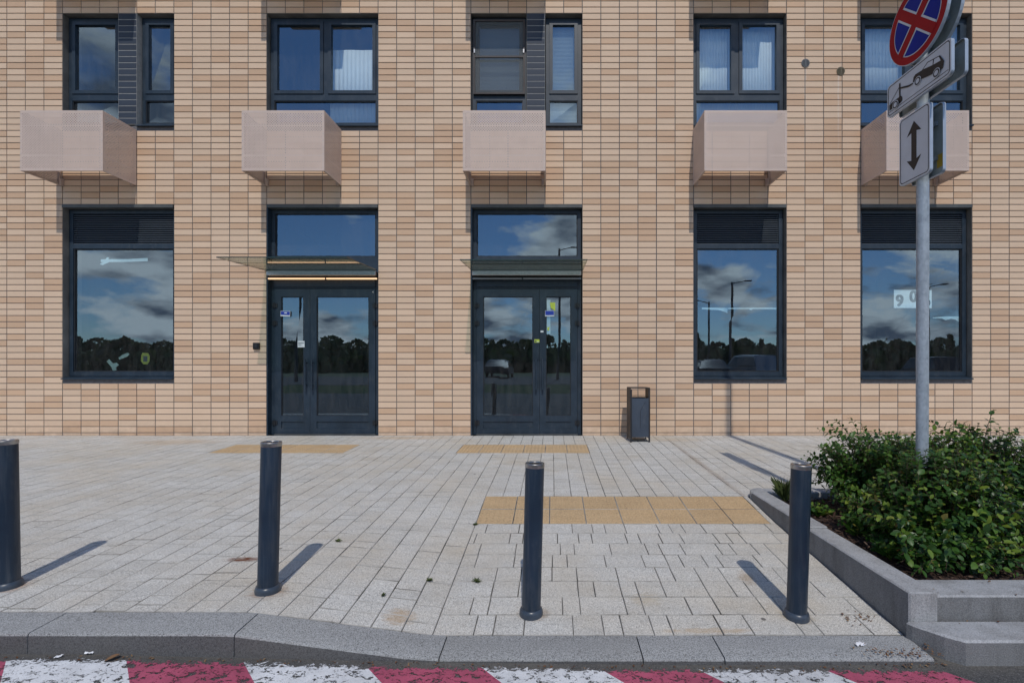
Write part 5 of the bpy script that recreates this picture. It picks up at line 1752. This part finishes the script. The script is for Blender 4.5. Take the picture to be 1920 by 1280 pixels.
ar2 = arrow_plate(1, XR, 'upright plate seen from behind with a yellow label, back to back with the double arrow')
# inventory labels on the backs
mb = MB(); mb.box(-0.0042, -0.003, -0.13, -0.07, -0.19, -0.10); mb.build('yellow_label', M['yellow_label'], ar2.root)
mb = MB(); mb.box(0.003, 0.0042, -0.02, 0.06, -0.11, -0.07); mb.build('yellow_label', M['yellow_label'], tw1.root)
# clamps round the pole
mb = MB()
for q in (CAM_H + 2.515, CAM_H + 2.355, CAM_H + 2.063, CAM_H + 1.953, CAM_H + 1.692, CAM_H + 1.452):
    mb.tube([(0.008, 0, q - zg - 0.012), (0.008, 0, q - zg + 0.012)], 0.0405, 20)
mb.build('clamp_bands', M['galv'], post, smooth=True)

# ================================================================== ACROSS THE ROAD (seen in the panes)
def lamp_post(x, y, H, label, arm=1.0, r0=0.085, turn=0.0):
    z0 = 0.062 + 0.0121 * max(0, -13.5 - y) if y < -13 else road_z(x)
    if y > 2: z0 = ZS
    root = empty('lamp_post', (x, y, z0), (0, 0, turn)); tag(root, label, 'lamp post', 'lamp posts round the car park')
    mb = MB(); mb.tube([(0, 0, 0), (0, 0, H)], [r0, r0 * 0.7], 14); mb.build('post', M['frame'], root, smooth=True)
    mb = MB(); mb.tube([(0, 0, H - 0.1), (arm, 0, H + 0.1)], 0.03, 8); mb.build('arm', M['frame'], root, smooth=True)
    mb = MB(); mb.cbox(min(arm, arm * 1.55), max(arm, arm * 1.55), -0.13, 0.13, H + 0.07, H + 0.15, 0.02); mb.build('lamp_head', M['frame'], root)
lamp_post(3.42, 2.66, 8.6, 'lamp post in the planter just right of the picture', 0.6, 0.072, R(90))
lamp_post(13.1, -20, 7.2, 'taller lamp post across the road, mirrored in the shop window by the bin', 0.9, 0.11)
lamp_post(13.6, -27, 6.6, 'slim lamp post behind the car park, mirrored in the window by the bin', -0.9, 0.10)
lamp_post(27.5, -20, 7.0, 'lamp post mirrored left of the number sheet', 0.9, 0.11)
lamp_post(32.5, -20.5, 7.6, 'lamp post mirrored at the edge of the number sheet window', 0.9, 0.11)
lamp_post(-17.2, -18, 6.0, 'lamp post across the road, mirrored in the lit canopy door', -0.9, 0.11)
lamp_post(0.6, -22, 9.8, 'tall lamp post mirrored in the unlit canopy door', 0.9, 0.11)

def car(x, y, rz, paint, label, kind=0):
    z0 = 0.062 + 0.0121 * max(0, -13.5 - y)
    root = empty('parked_car', (x, y, z0), (0, 0, rz)); tag(root, label, 'car', 'cars in the car park')
    H = 1.48 if kind == 0 else 1.75
    prof = [(-2.15, 0.35), (-2.2, 0.62), (-2.05, 0.82), (-1.15, 0.95), (-0.45, H - 0.06), (0.4, H), (1.3, H - 0.08), (1.95, 0.98), (2.15, 0.9), (2.2, 0.5), (2.12, 0.32)]
    if kind: prof[6] = (1.75, H - 0.06); prof[7] = (2.1, 1.0)
    mb = MB(); rows = []
    for yy_, sc_ in ((-0.86, 0.0), (-0.80, 1.0), (0.80, 1.0), (0.86, 0.0)):
        rr = []
        for (a, b) in prof:
            nar = 0.0 if b < 0.99 else 0.16 * (b - 0.95) / (H - 0.95)
            yv = (yy_ if abs(yy_) < 0.85 else yy_) * (1 - nar * (1 if True else 0))
            rr.append((a * (0.985 if sc_ == 0 else 1), yv, b - (0.03 if sc_ == 0 and b > 1 else 0)))
        rows.append(rr)
    n = len(prof)
    pts = [p for r__ in rows for p in r__]; fs = []
    for i in range(3):
        for q in range(n):
            fs.append((i * n + q, i * n + (q + 1) % n, (i + 1) * n + (q + 1) % n, (i + 1) * n + q))
    fs += [tuple(reversed(range(n))), tuple(range(3 * n, 4 * n))]
    mb.idx(pts, fs)
    o = mb.build('body', paint, root, smooth=True, sharp=30); fix_normals(o.data)
    # glass: side, front and rear
    mb = MB()
    for s_ in (-1, 1):
        ys_ = lambda b: s_ * (0.863 * (1 - 0.16 * (b - 0.95) / (H - 0.95)) + 0.004)
        xe = prof[6][0]
        q = [(-0.95, 1.0), (-0.40, H - 0.13), (xe - 0.05, H - 0.16), (xe + 0.35, 1.02)]
        mb.face([(a, ys_(b), b) for a, b in q])
    mb.build('side_window', M['car_glass'], root)
    mb = MB(); mb.face([(-1.13, -0.72, 0.985), (-1.13, 0.72, 0.985), (-0.52, 0.60, H - 0.09), (-0.52, -0.60, H - 0.09)]); mb.build('windscreen', M['car_glass'], root)
    for a in (-1.35, 1.35):
        for s_ in (-1, 1):
            mb = MB(); mb.tube([(a, s_ * 0.70, 0.32), (a, s_ * 0.885, 0.32)], 0.32, 20); w_ = mb.build('wheel', M['black'], root, smooth=True)
            mb = MB(); mb.tube([(a, s_ * 0.80, 0.32), (a, s_ * 0.892, 0.32)], 0.20, 14); mb.build('rim', M['steel'], w_, smooth=True)
    for s_ in (-1, 1):
        mb = MB(); mb.cbox(-2.215, -2.08, s_ * 0.62 - 0.16, s_ * 0.62 + 0.16, 0.64, 0.78, 0.02); mb.build('headlight', M['steel'], root)
M['silver'] = plain('silver_paint', (0.42, 0.44, 0.46), 0.25, 0.4)
M['darkcar'] = plain('dark_car_paint', (0.03, 0.035, 0.045), 0.45)
M['whitecar'] = plain('white_car_paint', (0.6, 0.6, 0.6), 0.25)
car(12.6, -15.5, R(78), M['silver'], 'silver estate car parked across the road, mirrored in the window by the bin', 1)
car(15.4, -15.8, R(86), M['darkcar'], 'dark hatchback parked beside the silver estate car', 0)
car(10.0, -15.6, R(95), M['darkcar'], 'dark saloon parked on the unlit door side of the silver estate car', 0)
car(27.0, -15.8, R(80), M['whitecar'], 'white car parked across the road, mirrored behind the sign pole', 0)
car(30.4, -15.6, R(96), M['silver'], 'silver hatchback across the road, mirrored at the edge of the number sheet window', 0)
car(24.0, -15.6, R(92), M['darkcar'], 'dark estate car parked across the road left of the white car', 1)
car(-4.6, -27, R(92), M['darkcar'], 'dark saloon parked across the road, mirrored in the unlit canopy door', 0)

# far wood: reads as one mass
mb = MB(); rg = random.Random(77)
x = -150.0
while x < 190:
    row_ = rg.choice((0, 1))
    y = -62 - rg.uniform(0, 14); conifer = rg.random() < 0.3
    H = rg.uniform(4.0, 6.0) * (1.2 if conifer else 1.0); R0 = rg.uniform(1.8, 3.2) * (0.5 if conifer else 1)
    z0 = 0.25 + 0.0007 * (-30 - y)
    nq = 230
    for _ in range(nq):
        t = rg.random()
        if conifer: rad = R0 * (1 - t) + 0.1; zz_ = z0 + 0.4 + t * (H - 0.4)
        else:
            el = rg.uniform(-0.9, 1.5); rad = R0 * math.cos(el) ; zz_ = z0 + H * 0.55 + math.sin(el) * H * 0.45
        a = rg.uniform(0, 6.28); k_ = rg.uniform(0.65, 1.05)
        c = Vector((x + math.cos(a) * rad * k_, y + math.sin(a) * rad * k_, zz_)); s_ = rg.uniform(0.2, 0.5)
        u = Vector((rg.uniform(-1, 1), rg.uniform(-1, 1), rg.uniform(-1, 1))).normalized() * s_; v = u.cross(Vector((rg.uniform(-1, 1), rg.uniform(-1, 1), rg.uniform(-1, 1)))).normalized() * s_
        mb.t = rg.random(); mb.idx([c - u - v * .4, c + u * .2 - v, c + u + v * .3, c - u * .3 + v], [(0, 1, 2, 3)])
    # undergrowth
    for _ in range(70):
        c = Vector((x + rg.uniform(-3, 3), y + rg.uniform(0, 4), z0 + rg.uniform(0, 3.4))); s_ = rg.uniform(0.4, 0.8)
        u = Vector((rg.uniform(-1, 1), rg.uniform(-.5, .5), rg.uniform(-1, 1))).normalized() * s_; v = u.cross(Vector((0.1, 1, 0.2))).normalized() * s_
        mb.t = rg.random(); mb.idx([c - u - v * .4, c + u * .2 - v, c + u + v * .3, c - u * .3 + v], [(0, 1, 2, 3)])
    x += rg.uniform(0.7, 1.5)
wood = mb.build('far_wood', M['tree'], tint=True); tag(wood, 'dark belt of trees far across the road', kind='stuff')
